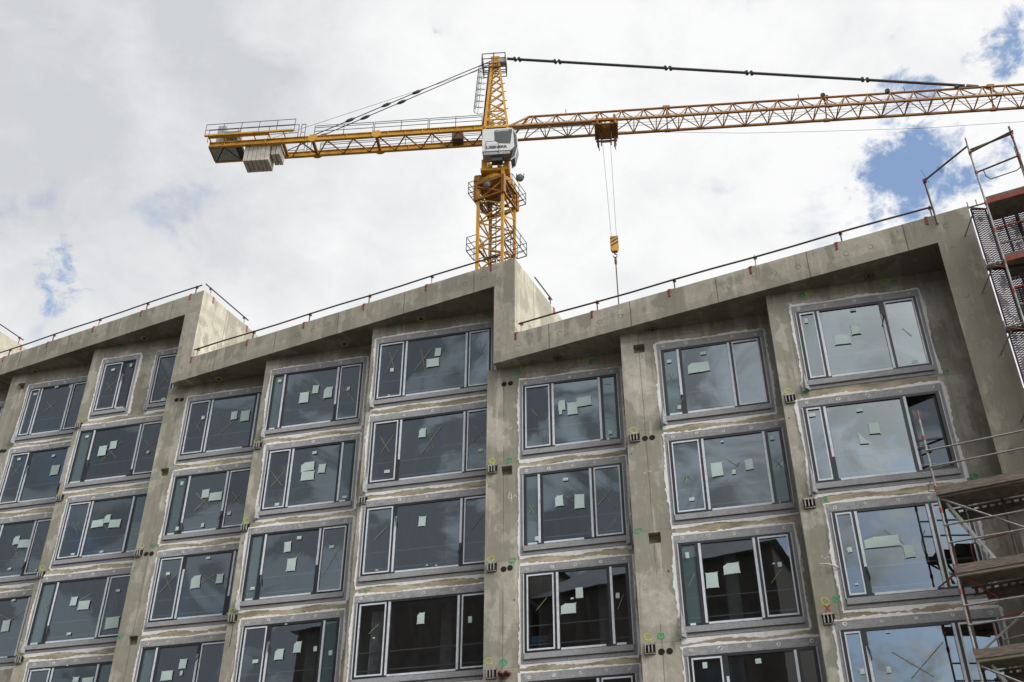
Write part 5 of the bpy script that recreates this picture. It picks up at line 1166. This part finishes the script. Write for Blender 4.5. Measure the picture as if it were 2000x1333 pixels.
for u in (7.2, 8.35): mb.bar(jb(u, -.3, 57.9), jb(u, -.3, 56.75), .07)
mb.build('trolley_guide', 'crane dark steel', cr)
for n, u in ((-.3, 7.2), (-.3, 8.35)): tube('limit_bar', jb(u, n, 57.6), jb(u + .05, n, 56.5), .035, 'rusty steel', cr)
# hook
for a, b in ((7.50, 7.68), (8.05, 8.02)): tube('hoist_rope', jb(a, 0, 57.0), jb(b, 0, 48.2), .014, 'cable black', cr)
mb = MB(); hc = [(7.58, 48.25), (7.58, 47.25), (7.68, 47.0), (8.02, 47.0), (8.12, 47.25), (8.12, 48.25)]
A = [jb(u, .14, z) for u, z in hc]; B_ = [jb(u, -.14, z) for u, z in hc]; mb.quad(A[::-1]); mb.quad(B_)
for i in range(6): k = (i + 1) % 6; mb.quad([A[k], A[i], B_[i], B_[k]])
hb = mb.build('hook_block', 'crane yellow', cr)
mb = MB()
for z0 in (47.32, 47.62, 47.92):
    mb.quad([jb(7.585, .143, z0), jb(8.115, .143, z0 + .36 if z0 < 47.9 else z0 + .3), jb(8.115, .143, min(48.24, z0 + .50)), jb(7.585, .143, z0 + .14)])
mb.build('warning_stripe', 'lettering black', hb)
mb = MB(); pts = [jb(7.85, 0, 47.0), jb(7.85, 0, 46.8)]; mb.tube(pts, .06, 8); pr = [jb(7.85 + .13 * math.sin(a_), 0, 46.66 + .14 * math.cos(a_)) for a_ in [i * .6 for i in range(9)]]; mb.tube(pr, .035, 6); mb.build('hook', 'crane dark steel', hb)
sl_ = [jb(7.86, 0, 46.55), jb(7.86, 0, 46.0), jb(7.88, .02, 36.0)]
mb = MB(); mb.tube(sl_, [.05, .045, .045], 6); mb.tube([jb(7.86, 0, 46.45), jb(7.86, 0, 46.1), jb(7.87, 0, 45.9)], [.09, .10, .05], 6); tag(mb.build('lifting_sling', 'rusty steel'), 'dark straight lifting sling hanging from the yellow crane hook behind the roof edge', 'sling')

# ------------------------------------------------------------------ buildings across the street, seen mirrored in the glass
def house(label, x0, wd, dp, zE, zR, y0):
    ob = thing('brick_house', label, 'building', (x0 + wd / 2, y0 - dp / 2, GZ), 'brick houses across the street')
    O = Fr((x0, y0), (1, 0), (0, 1))
    mb = MB(); O.box(mb, 0, wd, -dp, 0, GZ, zE); mb.build('brick_wall', 'dark brick', ob)
    mb = MB(); a, b, c, d = O.P(-.4, .4, zE), O.P(wd + .4, .4, zE), O.P(wd + .4, -dp - .4, zE), O.P(-.4, -dp - .4, zE); e, f_ = O.P(3.5, -dp / 2, zR), O.P(wd - 3.5, -dp / 2, zR)
    mb.quad([a, b, f_, e]); mb.quad([b, c, f_]); mb.quad([c, d, e, f_]); mb.quad([d, a, e]); mb.quad([d, c, b, a]); mb.build('roof', 'roof sheet grey', ob)
    n = int(wd // 5)
    for i in range(n):
        for zf in (2.5, 7.5, 12.5, 17.5):
            u = (i + .5) * wd / n; mb = MB(); O.box(mb, u - 1.5, u + 1.5, 0.003, .05, zf, zf + 2.2); w_ = mb.build('window', 'cab glass', ob)
            mb = MB(); O.box(mb, u - 1.6, u + 1.6, 0.003, .14, zf - .12, zf - .002); mb.build('sill', 'paving', w_)
house('dark brick house with hipped grey roof across the street, mirrored in the lower right windows', -15, 14.5, 10, 25.6, 29.6, -3.2)
house('taller dark brick house across the street, mirrored in the lower middle windows', -36, 20.5, 11, 29.3, 32.5, -3.2)
# distant load-bearing ground for the crane: a concrete pad
mb = MB(); mrot.box(mb, -3, 3, -3, 3, GZ, GZ + 1.2); mb.build('foundation', 'paving', cr)
